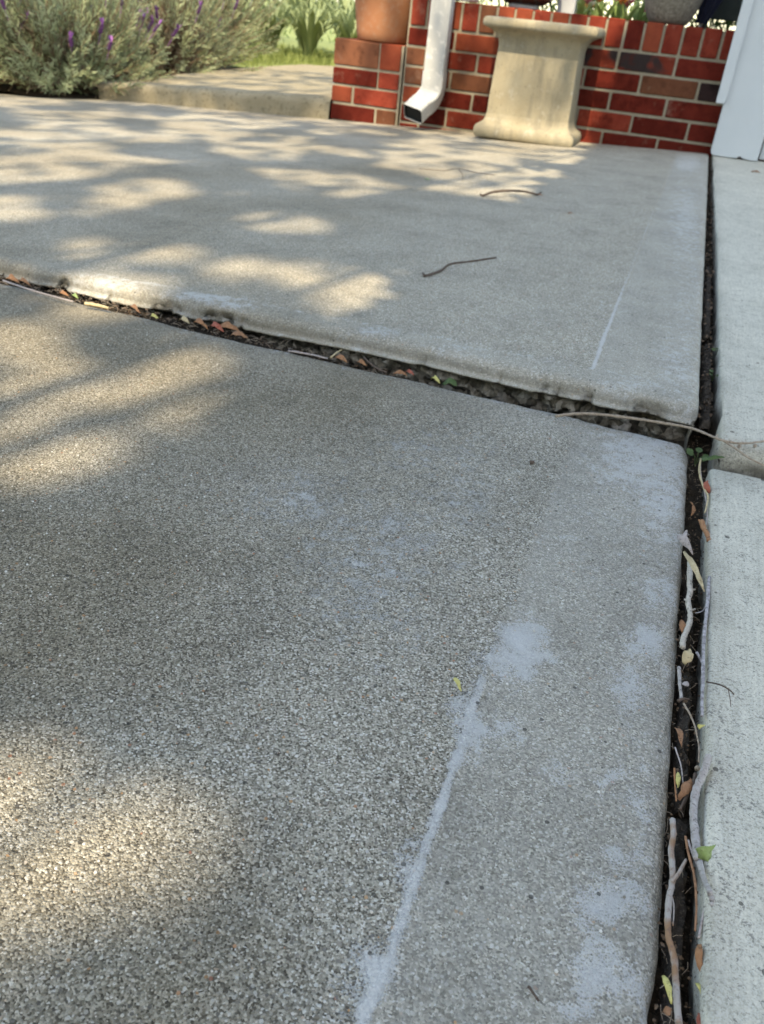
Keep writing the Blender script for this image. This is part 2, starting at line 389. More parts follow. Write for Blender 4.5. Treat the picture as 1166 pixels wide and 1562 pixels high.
def table(T):
    xs = [a for a, _ in T][::-1]; ys = [b for _, b in T][::-1]
    def f(x):
        if x < xs[0]: return ys[0] + (xs[0]-x)*.06
        return float(np.interp(x, xs, ys))
    return f
near_edge = table([(.05, .930), (0, .930), (-.05, .935), (-.12, .940), (-.22, .943), (-.36, .950), (-.52, .953), (-.61, .956), (-.78, .969), (-.87, .973), (-.97, .984)])
far_edge = table([(.05, .953), (0, .953), (-.10, .956), (-.15, .958), (-.23, .966), (-.31, .975), (-.42, .982), (-.58, .985), (-.70, .989), (-.77, .992), (-.85, 1.0), (-.97, 1.01)])
def jx(y): return -0.1265 + 0.003*math.sin(y*7.0) + 0.0025*mn.noise(Vector((y*22, 0, 3)))
def smooth(a, b, x): t = min(max((x-a)/(b-a), 0), 1); return t*t*(3-2*t)
FILM_N = [  # lime bloom patches on the near slab, photo pixels (u, v, ru, rv, strength)
    (800, 985, 34, 42, 1.0), (760, 1010, 60, 40, .55), (720, 1095, 26, 50, .8), (570, 1480, 30, 55, 1.0), (540, 1530, 60, 60, .4),
    (625, 1330, 22, 40, .7), (930, 1370, 65, 50, .75), (955, 1300, 40, 34, .6), (985, 975, 34, 30, .75), (965, 1040, 34, 50, .55), (1000, 900, 40, 40, .5), (910, 1490, 60, 50, .7),
    (985, 700, 90, 50, .6), (1010, 760, 60, 70, .55), (900, 800, 120, 90, .22), (840, 1180, 40, 26, .35), (940, 1190, 22, 26, .5), (980, 1230, 30, 120, .4), (760, 1115, 45, 22, .5),
    (450, 760, 120, 60, .4), (580, 830, 130, 80, .45), (660, 690, 120, 50, .35), (540, 900, 70, 70, .4), (700, 760, 80, 80, .35), (620, 960, 70, 70, .3)]
FN = []
for u, v, ru, rv, s in FILM_N:
    c = gz(u, v, -.037); e = gz(u+ru, v, -.037)-c; f_ = gz(u, v-rv, -.037)-c
    FN.append((c[:2], np.linalg.inv(np.array([[e[0], f_[0]], [e[1], f_[1]]])), s))
def film_near(x, y, dz, fx, fy):
    if x < -1.0 or y < .1: return 0.0
    s = 0.0; x0_, y0_ = x, y
    x = x + .010*fbm((x0_*30, y0_*30, 3), 4); y = y + .014*fbm((x0_*30, y0_*30, 13), 4)
    for c, Mi, k in FN:
        q = Mi @ (np.array([x, y])-c); d = q@q
        if d < 5: s = max(s, k*math.exp(-d*.9))
    x, y = x0_, y0_
    d = x - jx(y) + .0012*mn.noise(Vector((x*160, y*160, 6))) + .001*mn.noise(Vector((y*70, 3, 3)))   # streak of laitance along the tooled line
    if .12 < y < .62: s = max(s, (1.0 - .75*smooth(.38, .56, y))*math.exp(-(abs(d+.0015)/.0034)**3)*(.95+.55*mn.noise(Vector((y*34, 1, 9)))))
    s = max(s, .45*smooth(-.02, -.004, x)*(.5+.8*mn.noise(Vector((y*14, 2, 1)))))
    s = max(s, .30*smooth(.885, .905, y))
    return max(0.0, min(1.0, s))
def tool_near(x, y, dz, fx, fy):
    t = smooth(-.004, .006, x-jx(y))*.9
    t = max(t, smooth(.85, .89, y)*.6); t = max(t, min(1, -dz/.008))
    return t
def left_tone_near(x, y, dz, fx, fy):
    w = 1-smooth(-.46, -.17, x - .10*(y-.4))  # darker towards the left and over the near left corner
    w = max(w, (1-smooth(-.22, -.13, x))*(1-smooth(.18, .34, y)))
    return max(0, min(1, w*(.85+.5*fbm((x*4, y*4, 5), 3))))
def chip(t, seed, amp):
    n = fbm((t*21, seed, 0.5), 4); return amp*max(0.0, n-.28) + amp*.35*max(0.0, fbm((t*75, seed, 2.5), 2)-.35)
def notch(x): return .016*max(0.0, fbm((x*24, 63., .5), 4)-.08)*(1+.5*mn.noise(Vector((x*90, 2, 2))))
def post_near(x, y, z, fx, fy, dz):
    if -1.1 < x < .02 and y > .08:
        z += .0012*fbm((x*9, y*9, 0), 3)
        d = x-jx(y); z += .0009*math.exp(-(d/.0035)**2) - .0008*smooth(-.003, .004, d)
        if x > -.03: x += .0012*fbm((y*28, 0, 4), 3)
        yy = .0032*fbm((x*16, 0, 8), 4)
        w = smooth(.85, .90, y); y += yy*w
        if dz < -.0012 or fy > 0: y -= chip(x, 31., .014)*min(1, -dz/.006)
        if (dz < -.0012 or fx > 0) and x > -.02: x -= chip(y, 47., .003)*min(1, -dz/.006)
        if fy > 0: y += .0035*fbm((x*60, z*60, 2), 3) - .006*min(1, -dz/.03)
        if fx > 0: x += .0025*fbm((y*60, z*60, 5), 3) - .002
        # the back edge drifts away from the camera towards the left
        y += w*(near_edge(x)-.914)
    elif y > .08:
        w = smooth(.85, .90, y); y += w*(near_edge(max(x, -4))-.914)
    return x, y, z
XN = seg(-4.2, -1.1, .15) + seg(-1.1, -.22, .008) + seg(-.22, -.012, .0026) + profile(0.0, 1, .012, .11)
YN = seg(-1.6, .1, .1) + seg(.1, .90, .005) + profile(.914, 1, .009, .11)
dirt_n = lambda x, y, dz, fx, fy: smooth(.008, .03, -dz)
tag(build_slab('driveway_slab', XN, YN, znear, M['driveway'], post_near, dict(tool=tool_near, film=film_near, dirt_shade=dirt_n, left_tone=left_tone_near), corner=(0.0, .914, 1, 1, .016)),
    'sunken grey sandy concrete driveway slab in front of the raised step', 'pavement', kind='structure')

FILM_F = [(150, 430, 160, 14, .5), (300, 455, 90, 14, .6), (330, 470, 40, 10, .5), (700, 545, 70, 12, .4), (560, 515, 60, 12, .45), (930, 470, 60, 40, .2), (1030, 560, 40, 60, .4), (1045, 330, 30, 60, .45), (1050, 250, 25, 16, .6), (820, 480, 60, 20, .2), (960, 600, 70, 14, .4)]
FF = []
for u, v, ru, rv, s in FILM_F:
    c = gz(u, v, -.005); e = gz(u+ru, v, -.005)-c; f_ = gz(u, v-rv, -.005)-c
    FF.append((c[:2], np.linalg.inv(np.array([[e[0], f_[0]], [e[1], f_[1]]])), s))
def jxf(y): return -0.128 + .004*(y-.95) + .0012*mn.noise(Vector((y*9, 0, 7)))
def film_far(x, y, dz, fx, fy):
    s = 0.0
    if x > -1.6:
        for c, Mi, k in FF:
            q = Mi @ (np.array([x, y])-c); d = q@q
            if d < 5: s = max(s, k*math.exp(-d*.9))
        d = x - jxf(y)
        if 1.0 < y < 2.2: s = max(s, (1.05-.6*smooth(1.15, 1.6, y))*math.exp(-(d/.0026)**2))
        s = max(s, .28*smooth(-.10, -.02, x)); s = max(s, .30*math.exp(-((y-1.0)/.02)**2), .5*smooth(.0165, .018, -dz)*(1-smooth(.0200, .0225, -dz))*(.4+.9*fbm((x*20, 1, 1), 3)))
    return min(1.0, s)
def tool_far(x, y, dz, fx, fy):
    t = smooth(-.004, .006, x-jxf(y))*.85; t = max(t, .55*(1-smooth(.97, 1.02, y))); return max(t, min(1, -dz/.01))
def dirt_shade_far(x, y, dz, fx, fy):
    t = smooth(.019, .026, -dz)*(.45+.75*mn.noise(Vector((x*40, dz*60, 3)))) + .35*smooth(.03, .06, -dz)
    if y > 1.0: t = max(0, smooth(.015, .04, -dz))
    elif fy < 1: t = max(t, .55*smooth(.004, .010, -dz)*(1-smooth(.0155, .0175, -dz))*(.75+.5*fbm((x*9, 4, 4), 3)))  # shade painted in as a dark band on the rounding above the lip
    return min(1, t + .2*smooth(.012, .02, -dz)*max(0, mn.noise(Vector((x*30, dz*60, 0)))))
def post_far(x, y, z, fx, fy, dz):
    if x > -1.8:
        z += .0012*fbm((x*7, y*7, 2), 3)
        d = x-jxf(y)
        if y > 1.0: z += .0016*(1-.6*smooth(1.5, 2.4, y))*math.exp(-(d/.0026)**2) - .0011*smooth(-.002, .003, d)*1.0
    w = 1-smooth(.96, 1.06, y)
    y += w*(far_edge(max(x, -4)) - .936 + .0028*fbm((x*13, 0, 3), 3))
    if fy > 0 and y < 1.3:                            # broken face under the lip
        q = Vector((x*34, z*46, 1.0)); d1 = mn.voronoi(q)[0]; q2 = Vector((x*95, z*120, 5.0)); d2 = mn.voronoi(q2)[0]
        k = 1.0 if fy > .5 else .12
        dn = smooth(.018, .026, -dz)
        y += k*dn*(.007 + .030*(d1[0]-.42) + .012*(d2[0]-.4) + .012*fbm((x*18, z*20, 1), 3))
        z += k*dn*.004*fbm((x*40, y*30, 6), 3)
    if dz < -.003 and y < 1.2 and (fy > 0 or fx == 0):
        cc = notch(x); y += cc*smooth(.003, .012, -dz); z += .12*cc*smooth(.006, .014, -dz)*(1-smooth(.02, .03, -dz))
    if fx > 0: x += .003*fbm((y*40, z*50, 5), 3) - .002
    elif x > -.02: x += .0012*fbm((y*14, 0, 14), 3)
    if y > 3.3: 
        y = 3.3 + (y-3.3)*(1.0 if x > -2.55 else .45 if x < -2.75 else .45+.55*(x+2.75)/.2)
    return x, y, z
def far_profile():
    out = []; e = .936; rh, rv = .023, .017
    for i in range(1, 8):
        a = math.pi/2*i/7; out.append((e + rh - rh*math.sin(a), -rv*(1-math.cos(a)), 0.0))
    for dy, dz in ((.0030, -.0008), (.0058, -.0018), (.0064, -.0034), (.0030, -.0056)): out.append((e-dy, -rv+dz, .25))
    for i in range(1, 31): out.append((e-.0015, -.023-.055*i/30, 1.0))
    out.append((e, -.13, 1.0)); return out
pf = list(reversed(far_profile()))
XF = seg(-6, -1.8, .2) + seg(-1.8, -.25, .02) + seg(-.25, -.10, .0030) + seg(-.10, -.012, .006) + profile(0.0, 1, .012, .12)
YFar = pf + seg(.961, 1.05, .006) + seg(1.05, 1.6, .012) + seg(1.6, 3.66, .03) + profile(3.66, 1, .01, .12)
XF2 = seg(-6, -1.8, .2) + seg(-1.8, -1.1, .02) + seg(-1.1, -.25, .004) + seg(-.25, -.012, .0028) + profile(0.0, 1, .012, .12)
tag(build_slab('driveway_slab', XF2, YFar, zfar, M['driveway_far'], post_far, dict(tool=tool_far, film=film_far, dirt_shade=dirt_shade_far, left_tone=lambda x, y, dz, fx, fy: max(0, min(1, (1-smooth(-.75, -.25, x))*(.55+.5*fbm((x*3, y*3, 9), 3)))), broken=lambda x, y, dz, fx, fy: (max(smooth(.0195, .0235, -dz), smooth(.002, .005, notch(x))*smooth(.012, .016, -dz)) if y < 1.3 and fx == 0 else 0.0)), corner=(0.0, .936, 1, -1, .010)),
    'raised concrete driveway slab with a rounded broken front edge, running to the brick wall', 'pavement', kind='structure')

# apron slabs right of the long joint
def post_ap(x, y, z, fx, fy, dz):
    z += .001*fbm((x*8, y*8, 12), 3)
    if dz < -.001 and x < .05: x += chip(y, 81., .010)*min(1, -dz/.004)
    if x < .05: x += .0016*fbm((y*20, 0, 21), 3) + (.0022*fbm((y*60, z*60, 3), 3) if fx > 0 else 0)
    if y > 1.5: x -= .009*smooth(1.7, 3.3, y)*(1-smooth(.03, .15, x))
    y += .0018*fbm((x*30, 0, 25), 3)
    return x, y, z
dirt_ap = lambda x, y, dz, fx, fy: max(smooth(.004, .025, -dz)*.9, .38*(1-smooth(.018, .05, x))*max(0.0, .5+fbm((y*16, x*30, 4), 3)))
GX = .0125
def apron_x(GX): return list(reversed(profile(GX, -1, .005, .12))) + seg(GX+.005, .25, .006) + seg(.25, 3.0, .25) + [(3.0, 0, 0)]
XA = list(reversed(profile(GX, -1, .008, .12))) + seg(GX+.008, .25, .006) + seg(.25, 3.0, .25) + [(3.0, 0, 0)]
tag(build_slab('apron_slab', apron_x(.0172), seg(-1.6, .2, .1) + seg(.2, .8, .01) + profile(.868, 1, .012, .12), lambda x, y: -.027, M['apron'], post_ap, dict(dirt_shade=dirt_ap), corner=(.0172, .868, -1, 1, .012)),
    'pale speckled concrete apron slab beside the sunken driveway slab', 'pavement', kind='structure')
tag(build_slab('apron_slab', apron_x(.0225), list(reversed(profile(.872, -1, .022, .12, 8))) + seg(.894, 1.4, .012) + seg(1.4, 3.9, .08) + [(3.9, 0, 0)], lambda x, y: -.002 + .002*smooth(2, 3.5, y), M['apron'], post_ap,
    dict(dirt_shade=lambda x, y, dz, fx, fy: max(dirt_ap(x, y, dz, fx, fy), .35*(1-smooth(.872, .90, y)))), corner=(.0225, .872, -1, -1, .012)),
    'pale concrete apron slab running up to the white garage trim', 'pavement', kind='structure')

# soil in the two joints
def strip(name, pts, w, amp, mat, lab):
    V = []; Fc = []; nn = 7
    for i, (x, y, z, ax, ay) in enumerate(pts):
        for j in range(nn):
            t = j/(nn-1)-.5; p = (x+ax*w*t, y+ay*w*t)
            V.append((p[0], p[1], z + amp*fbm((p[0]*70, p[1]*70, 3), 4)))
    for i in range(len(pts)-1):
        for j in range(nn-1): Fc.append((i*nn+j, i*nn+j+1, (i+1)*nn+j+1, (i+1)*nn+j))
    return tag(mesh_obj(name, V, Fc, mat, smooth=True), lab, 'soil', kind='structure')
strip('joint_soil', [(.010, .05+.004*i, -.055+.018*smooth(.9, 1.3, .05+.004*i), 1, 0) for i in range(900)], .05, .006, M['gap_soil'], 'dark crumbly soil in the long joint between driveway and apron')
def backedge(x): return (near_edge(x)+far_edge(x))/2
strip('joint_soil', [(.0-.004*i, backedge(-.004*i), -.068+.022*smooth(.25, .6, .004*i), 0, 1) for i in range(420)], .07, .006, M['gap_soil'], 'dark soil and litter in the cross joint under the raised slab edge')

# ------------------------------------------------------------------ brick wall and pier
YW = 3.62
def brick_mesh(name, L, D, H, seed):
    b = MB(); b.box((0, 0, 0), (L, D, H)); o = mesh_obj(name, b.v, b.f); col.objects.unlink(o)
    bm = bmesh.new(); bm.from_mesh(o.data)
    bmesh.ops.bevel(bm, geom=bm.edges[:], offset=.0028, segments=1, affect='EDGES')
    for v in bm.verts:
        v.co += Vector((mn.noise(v.co*31+Vector((seed*7, 0, 0))), mn.noise(v.co*33+Vector((0, seed*5, 0))), mn.noise(v.co*29+Vector((0, 0, seed*3)))))*.0022
    me = bpy.data.meshes.new(name); bm.to_mesh(me); bm.free(); return me
_bc = {}
def brick(parent, x, y, z, L, D, H, mat):
    key = (round(L, 3), round(D, 3), round(H, 3), random.randrange(3), mat)
    if key not in _bc:
        me = brick_mesh('brick', L, D, H, len(_bc)+1); me.materials.append(M[mat]); _bc[key] = me
    o = bpy.data.objects.new('brick', _bc[key]); col.objects.link(o); o.parent = parent
    px, py, pz = parent.location
    o.location = (x-px, y + random.uniform(-.0015, .0015)-py, z-pz); o.rotation_euler = (0, random.uniform(-.004, .004), random.uniform(-.004, .004)); return o
def pick(): return random.choices(['brick_red', 'brick_dark', 'brick_orange', 'brick_flash', 'brick_brown'], [5, 4, 2.4, 1.0, .5])[0]
J = .010; MODX = .2068; CH_ = .0677
wall = tag(empty('brick_wall', (-.6, 3.7, -.05)), 'low red brick wall with upright cap bricks behind the stone planter', 'wall')
wp = Vector(wall.location)
m = MB(); m.box((-1.214, YW+.0045, -.22), (.30, YW+.19, .392)); 
mo = m.obj('mortar', M['mortar'], wall); mo.location = -wp
forced = {(0, -.401): 'brick_flash', (1, -.096): 'brick_black', (1, -.304): 'brick_brown', (1, -.511): 'brick_dark', (0, -.194): 'brick_dark', (2, -.403): 'brick_dark', (2, -.196): 'brick_dark', (3, -.306): 'brick_dark', (3, -.097): 'brick_dark', (4, -.407): 'brick_dark'}
for c in range(6):
    ztop = .30 - .0677*c - J*.5; zb = ztop - (CH_-J)
    start = -.401 if c % 2 == 0 else -.304
    x = start - 5*MODX
    while x < .28:
        x0, x1 = max(x, -1.214), min(x+MODX, .30)
        if x1-x0 > .03:
            key = [k for k in forced if k[0] == c and abs(k[1]-x) < .03]
            mt = forced[key[0]] if key else pick()
            if x > -.45 and not key and c < 5: mt = random.choice(['brick_dark', 'brick_red', 'brick_dark'])  # mostly dark bricks here, painting in the shade on the wall's right side
            if (c, round(x, 3)) == (0, -.401):
                pass
            brick(wall, x0+J/2, YW, zb, x1-x0-J, .092, CH_-J, mt)
        x += MODX
# black half of the first right-hand brick: a burnt header set in the course
i = 0; x = -.465 - .0677*11
while x < .27:
    o = brick(wall, x+J/2, YW-.001, .30+J*.5, .0677-J, .194, .092, random.choice(['brick_red', 'brick_dark', 'brick_red', 'brick_orange']) if x > -.4 else random.choice(['brick_orange', 'brick_red', 'brick_red', 'brick_brown'])); x += .0677
pier = tag(empty('brick_pier', (-1.365, 3.7, -.05)), 'short square brick pier under the terracotta pot', 'pier')
pp = Vector(pier.location)
m = MB(); m.box((-1.507, YW+.0045, -.22), (-1.222, YW+.285, .228)); mo = m.obj('mortar', M['mortar'], pier); mo.location = -pp
rows = [(.138, .092, [(-1.513, .190, 'brick_brown'), (-1.317, .086, 'brick_orange')]), (.0705, .0577, [(-1.513, .190, 'brick_dark'), (-1.317, .086, 'brick_red')]),
        (.003, .0577, [(-1.513, .086, 'brick_orange'), (-1.417, .186, 'brick_red')]), (-.0647, .0577, [(-1.513, .190, 'brick_dark'), (-1.313, .082, 'brick_brown')]), (-.1324, .0577, [(-1.513, .092, 'brick_red'), (-1.411, .18, 'brick_red')])]
for zb, H, L in rows:
    for x0, w, mt in L: brick(pier, x0, YW, zb, w, .092, H, mt)
    for yy, d in ((YW+.102, .092), (YW+.204, .088)): 
        brick(pier, -1.513, yy, zb, .140, d, H, pick()); brick(pier, -1.363, yy, zb, .132, d, H, pick())

# raised soil bed behind the wall and lawn
m = MB(); m.add([(-1.2, 3.79, .33), (4, 3.79, .33), (4, 8, .33), (-1.2, 8, .33), (-1.2, 3.79, -.22), (4, 3.79, -.22), (4, 8, -.22), (-1.2, 8, -.22)], [(0, 1, 2, 3), (0, 4, 5, 1), (1, 5, 6, 2), (2, 6, 7, 3), (3, 7, 4, 0)])
tag(m.obj('flower_bed_soil', M['soil']), 'raised bed of soil behind the low brick wall', 'soil', kind='structure')
m = MB(); m.add([(-60, 5.2, -.035), (-2.665, 5.2, -.035), (-2.665, 5.955, -.035), (-1.25, 5.955, -.035), (-1.25, 60, -.035), (-60, 60, -.035)], [(0, 1, 2, 5), (2, 3, 4, 5)])
lawn = tag(m.obj('lawn', generic('lawn', (.15, .18, .055), (.21, .24, .08), 14, .9, .6, .01)), 'sunlit green lawn beyond the concrete step', 'lawn', kind='structure')
m = MB(); m.add([(-8, 3.35, -.13), (-2.56, 3.5, -.13), (-2.60, 5.25, -.045), (-8, 5.25, -.045)], [(0, 1, 2, 3)])
tag(m.obj('lavender_bed', M['soil']), 'dark soil bed under the lavender', 'soil', kind='structure')

# concrete step / raised walk, rounded front edge
def step_z(x): return .012 + .058*(x+1.55)
def post_st(x, y, z, fx, fy, dz):
    z += .004*fbm((x*6, y*6, 2), 3); y += .008*fbm((x*5, 0, 4), 3); x += .006*fbm((y*6, z*8, 5), 3); return x, y, z
st = build_slab('concrete_step', list(reversed(profile(-2.66, -1, .028, .20, 6))) + seg(-2.63, -1.52, .04) + [(-1.52, 0, 0)],
                list(reversed(profile(3.62, -1, .030, .20, 6))) + seg(3.65, 5.95, .08) + [(5.95, 0, 0)], lambda x, y: step_z(x)+.028*smooth(3.6, 5.4, y), M['stone_step'], post_st, {}, corner=(-2.66, 3.62, -1, -1, .06))
tag(st, 'worn tan concrete step with rounded edges left of the brick pier', 'step')

# ------------------------------------------------------------------ stone planter
def ring_box(levels, cx, cy, n=6):
    """stack of rounded rectangles: (half width, half depth, z, corner radius)"""
    V = []; k = 0
    for hw, hd, z, rc in levels:
        pts = []
        for sx, sy, a0 in ((1, -1, -90), (1, 1, 0), (-1, 1, 90), (-1, -1, 180)):
            for q in range(n+1):
                a = R(a0 + 90*q/n); pts.append((cx+sx*(hw-rc)+rc*math.cos(a), cy+sy*(hd-rc)+rc*math.sin(a), z))
        V += pts; k = len(pts)
    Fc = [(i*k+j, i*k+(j+1) % k, (i+1)*k+(j+1) % k, (i+1)*k+j) for i in range(len(levels)-1) for j in range(k)]
    return V, Fc, k
PX, PYc, PD = -.665, 3.515, .085
pl = tag(empty('stone_planter', (PX, PYc, -.024)), 'square cast stone planter with flared rim and foot against the brick wall', 'planter')
def pl_part(name, lev, capb=False, capt=False):
    V, Fc, k = ring_box(lev, 0, 0)
    if capb: Fc.append(tuple(range(k-1, -1, -1)))
    if capt: Fc.append(tuple((len(lev)-1)*k+j for j in range(k)))
    V = [(x + .0016*mn.noise(Vector((x*20, y*20, z*20))), y + .0016*mn.noise(Vector((z*22, x*20, y*20))), z + .0012*mn.noise(Vector((x*15, y*15, 8)))) for x, y, z in V]
    o = mesh_obj(name, V, Fc, M['stone'], pl, True); return o
d = PD
foot = pl_part('foot', [(.180, d+.031, -.004, .006), (.186, d+.037, .003, .008), (.188, d+.039, .018, .009), (.186, d+.037, .030, .009), (.181, d+.032, .038, .008), (.170, d+.021, .044, .007), (.161, d+.012, .052, .006), (.1565, d+.0075, .064, .006), (.1545, d+.0055, .078, .005)], capb=True)
body = pl_part('body', [(.1535, d+.0045, .074, .005)] + [(.1535-.0075*t, d+.0045-.0075*t, .074+.226*t, .005) for t in [i/8 for i in range(1, 9)]] + [(.148, d, .318, .005)])
rim = pl_part('rim', [(.147, d-.001, .308, .005), (.149, d+.001, .318, .005), (.154, d+.006, .330, .006), (.164, d+.016, .341, .007), (.182, d+.034, .350, .008), (.195, d+.047, .354, .009), (.201, d+.053, .358, .009), (.203, d+.055, .366, .010), (.202, d+.054, .376, .010), (.197, d+.049, .383, .010), (.188, d+.040, .386, .010), (.165, d+.017, .387, .010), (.150, d+.002, .384, .010), (.138, d-.010, .36, .010), (.135, d-.013, .33, .010)])
V, Fc, k = ring_box([(.136, d-.012, .335, .012)], 0, 0); mesh_obj('soil', V, [tuple(range(k))], M['soil'], pl)

# ------------------------------------------------------------------ downspout
ds = tag(empty('downspout', (-1.07, 3.565, -.03)), 'white metal downspout with a kicked-out elbow in front of the brick wall', 'downspout')
dp = np.array(ds.location)
def rect_sweep(path, w, dep, n=3, ribs=None, cap=False):
    V = []; k = None
    P_ = [Vector(p) for p in path]
    for i, p in enumerate(P_):
        t = (P_[min(i+1, len(P_)-1)]-P_[max(i-1, 0)]).normalized()
        sx = Vector((1, .0, 0)); sx = (sx - t*sx.dot(t)).normalized(); sy = t.cross(sx)
        pts = []; rc = .008
        for ax, ay, a0 in ((1, -1, -90), (1, 1, 0), (-1, 1, 90), (-1, -1, 180)):
            for q in range(n+1):
                a = R(a0+90*q/n); pts.append(p + sx*(ax*(w/2-rc)+rc*math.cos(a)) + sy*(ay*(dep/2-rc)+rc*math.sin(a)))
        V += pts; k = len(pts)
    Fc = [(i*k+j, i*k+(j+1) % k, (i+1)*k+(j+1) % k, (i+1)*k+j) for i in range(len(P_)-1) for j in range(k)]
    if cap: Fc.append(tuple((len(P_)-1)*k+j for j in range(k)))
    return V, Fc
V, Fc = rect_sweep([(0, 0, 2.4), (0, 0, 1.2), (0, 0, .155)], .080, .056); mesh_obj('pipe', V, Fc, M['white_metal'], ds, False)
ep = [(0, 0, .19), (0, 0, .135)]
for i in range(1, 7):
    a = R(11*i); ep.append((-.03*(i/6)**1.5, -.075*(1-math.cos(a)), .135-.075*math.sin(a)))
e2 = Vector(ep[-1]); dirn = Vector((-.30, -.80, -.52)).normalized()
ep += [tuple(e2+dirn*.02), tuple(e2+dirn*.055)]
V, Fc = rect_sweep(ep, .085, .061); el = mesh_obj('elbow', V, Fc, M['white_metal'], ds, False)
V, Fc = rect_sweep(list(reversed(ep[-3:])) + [ep[4]], .081, .057); V = V[:]
V2, Fc2 = rect_sweep([tuple(Vector(ep[-1])-dirn*.004), tuple(Vector(ep[-1])-dirn*.012)], .079, .055, cap=True); mesh_obj('outlet', V2, Fc2, M['dark_inside'], el)
for z in (1.9, .9):
    b = MB(); b.box((-.055, -.032, z), (.055, .06, z+.025)); b.obj('strap', M['white_metal'], ds)
po = tag(empty('porch_post', (-1.07, 3.72, .40)), 'white square porch post standing on the brick wall behind the downspout', 'post')
b = MB(); b.box((-.06, -.06, .03), (.06, .06, 2.1)); bevel(b.obj('shaft', M['white'], po), .006)
b = MB(); b.box((-.08, -.08, .001), (.08, .08, .035)); bevel(b.obj('base', M['white'], po), .006)

# ------------------------------------------------------------------ pots and things on the wall
tp = tag(empty('terracotta_pot', (-1.352, 3.74, .231)), 'weathered orange terracotta pot on the short brick pier', 'pot')
b = MB(); b.lathe([(.098, .001), (.104, .006), (.109, .03), (.116, .08), (.123, .13), (.131, .18), (.139, .235), (.128, .235), (.12, .18)], n=48); b.obj('body', M['terracotta'], tp, True)
b = MB(); b.lathe([(.138, .225), (.150, .228), (.154, .24), (.156, .275), (.154, .288), (.143, .29), (.132, .28), (.13, .25)], n=48); b.obj('rim', M['terracotta'], tp, True)
b = MB(); b.lathe([(.131, .255)], n=48); b.obj('soil', M['soil'], tp)

ur = tag(empty('stone_urn', (-.262, 3.735, .397)), 'rough speckled stone urn on the cap of the brick wall', 'urn')
b = MB(); b.lathe([(.062, .0), (.070, .004), (.080, .02), (.094, .05), (.106, .085), (.116, .13), (.122, .18), (.110, .18), (.1, .13)], n=40)
b.v = [tuple(Vector(v)*(1+.03*mn.noise(Vector(v)*40))) if v[2] > .002 else v for v in b.v]; b.obj('bowl', M['granite'], ur, True)
b = MB(); b.lathe([(.120, .172), (.135, .178), (.138, .195), (.132, .205), (.115, .205), (.105, .18)], n=40); b.obj('rim', M['granite'], ur, True)
b = MB(); b.lathe([(.108, .186)], n=40); b.obj('soil', M['soil'], ur)

bp = tag(empty('black_pot', (-.80, 3.74, .397)), 'glossy black bowl pot with a grey foot ring on the wall cap', 'pot')
b = MB(); b.lathe([(.055, .0), (.058, .012), (.052, .016)], n=36); b.obj('foot_ring', M['grey_paint'], bp, True)
b = MB(); b.lathe([(.05, .010), (.075, .018), (.105, .035), (.125, .065), (.132, .11), (.122, .11), (.115, .07)], n=36); b.obj('bowl', M['black_glaze'], bp, True)
gp_ = tag(empty('grey_post', (-.652, 3.86, .33)), 'pale grey square post rising behind the brick wall', 'post')
b = MB(); b.box((-.034, -.034, 0), (.034, .034, 1.4)); bevel(b.obj('shaft', M['grey_paint'], gp_), .004)
b = MB(); b.box((-.042, -.042, 1.4), (.042, .042, 1.425)); bevel(b.obj('cap', M['grey_paint'], gp_), .004)

um = tag(empty('garden_umbrella', (-.15, 3.76, .398)), 'folded dark navy cloth umbrella leaning beside the stone urn', 'umbrella')
b = MB(); V = []; n = 16
ax0 = Vector((.005, 0, .012)); ax1 = Vector((.16, .10, .75))
for i in range(9):
    t = i/8; c = ax0.lerp(ax1, t); r = .012+.05*math.sin(math.pi*min(1, t*.9+.04))
    for j in range(n):
        a = 2*math.pi*j/n; rr = r*(1+.22*(1 if j % 2 else -1)); V.append(c+Vector((rr*math.cos(a), rr*math.sin(a), 0)))
b.add(V, [(i*n+j, i*n+(j+1) % n, (i+1)*n+(j+1) % n, (i+1)*n+j) for i in range(8) for j in range(n)]); b.obj('canopy', M['navy'], um)
b = MB(); b.tube([Vector((0, 0, .002)), ax0, ax1, ax1*1.14], [.006, .007, .009, .009], 8); b.obj('pole', M['grey_paint'], um)
fc = tag(empty('folding_chair', (-.01, 3.90, .33)), 'dark green folded metal garden chair standing behind the wall by the white trim', 'chair')
for s in (-.13, .13):
    b = MB(); b.box((s-.012, -.012, 0), (s+.012, .012, .85)); bevel(b.obj('leg', M['greygreen'], fc), .003)
for i in range(6):
    b = MB(); b.box((-.118, -.008, .10+i*.12), (.118, .006, .10+i*.12+.098)); bevel(b.obj('slat', M['greygreen'], fc), .003)

# ------------------------------------------------------------------ garage trim and door
gt = tag(empty('garage_door_frame', (.08, 3.6, 0)), 'white painted garage door trim board standing on the pale apron slab', 'door frame')
gp0 = np.array(gt.location)
def poly_prism(pts, y0, y1, name, mat, parent):
    n = len(pts); V = [(x, y0, z) for x, z in pts] + [(x, y1, z) for x, z in pts]
    Fc = [tuple(range(n)), tuple(range(2*n-1, n-1, -1))] + [(i, i+n, (i+1) % n+n, (i+1) % n) for i in range(n)]
    V = [tuple(np.array(v)-gp0) for v in V]; return mesh_obj(name, V, Fc, mat, parent)
bot = [(.0, .016), (.004, .007), (.012, .003), (.05, .002), (.092, .003), (.098, .008), (.104, .011), (.110, .007), (.118, .004), (.145, .002), (.166, .003)]
jb = poly_prism(bot + [(.166, 2.2), (.0, 2.2)], 3.560, 3.60, 'jamb', M['white'], gt)
bevel(jb, .0025, 2)
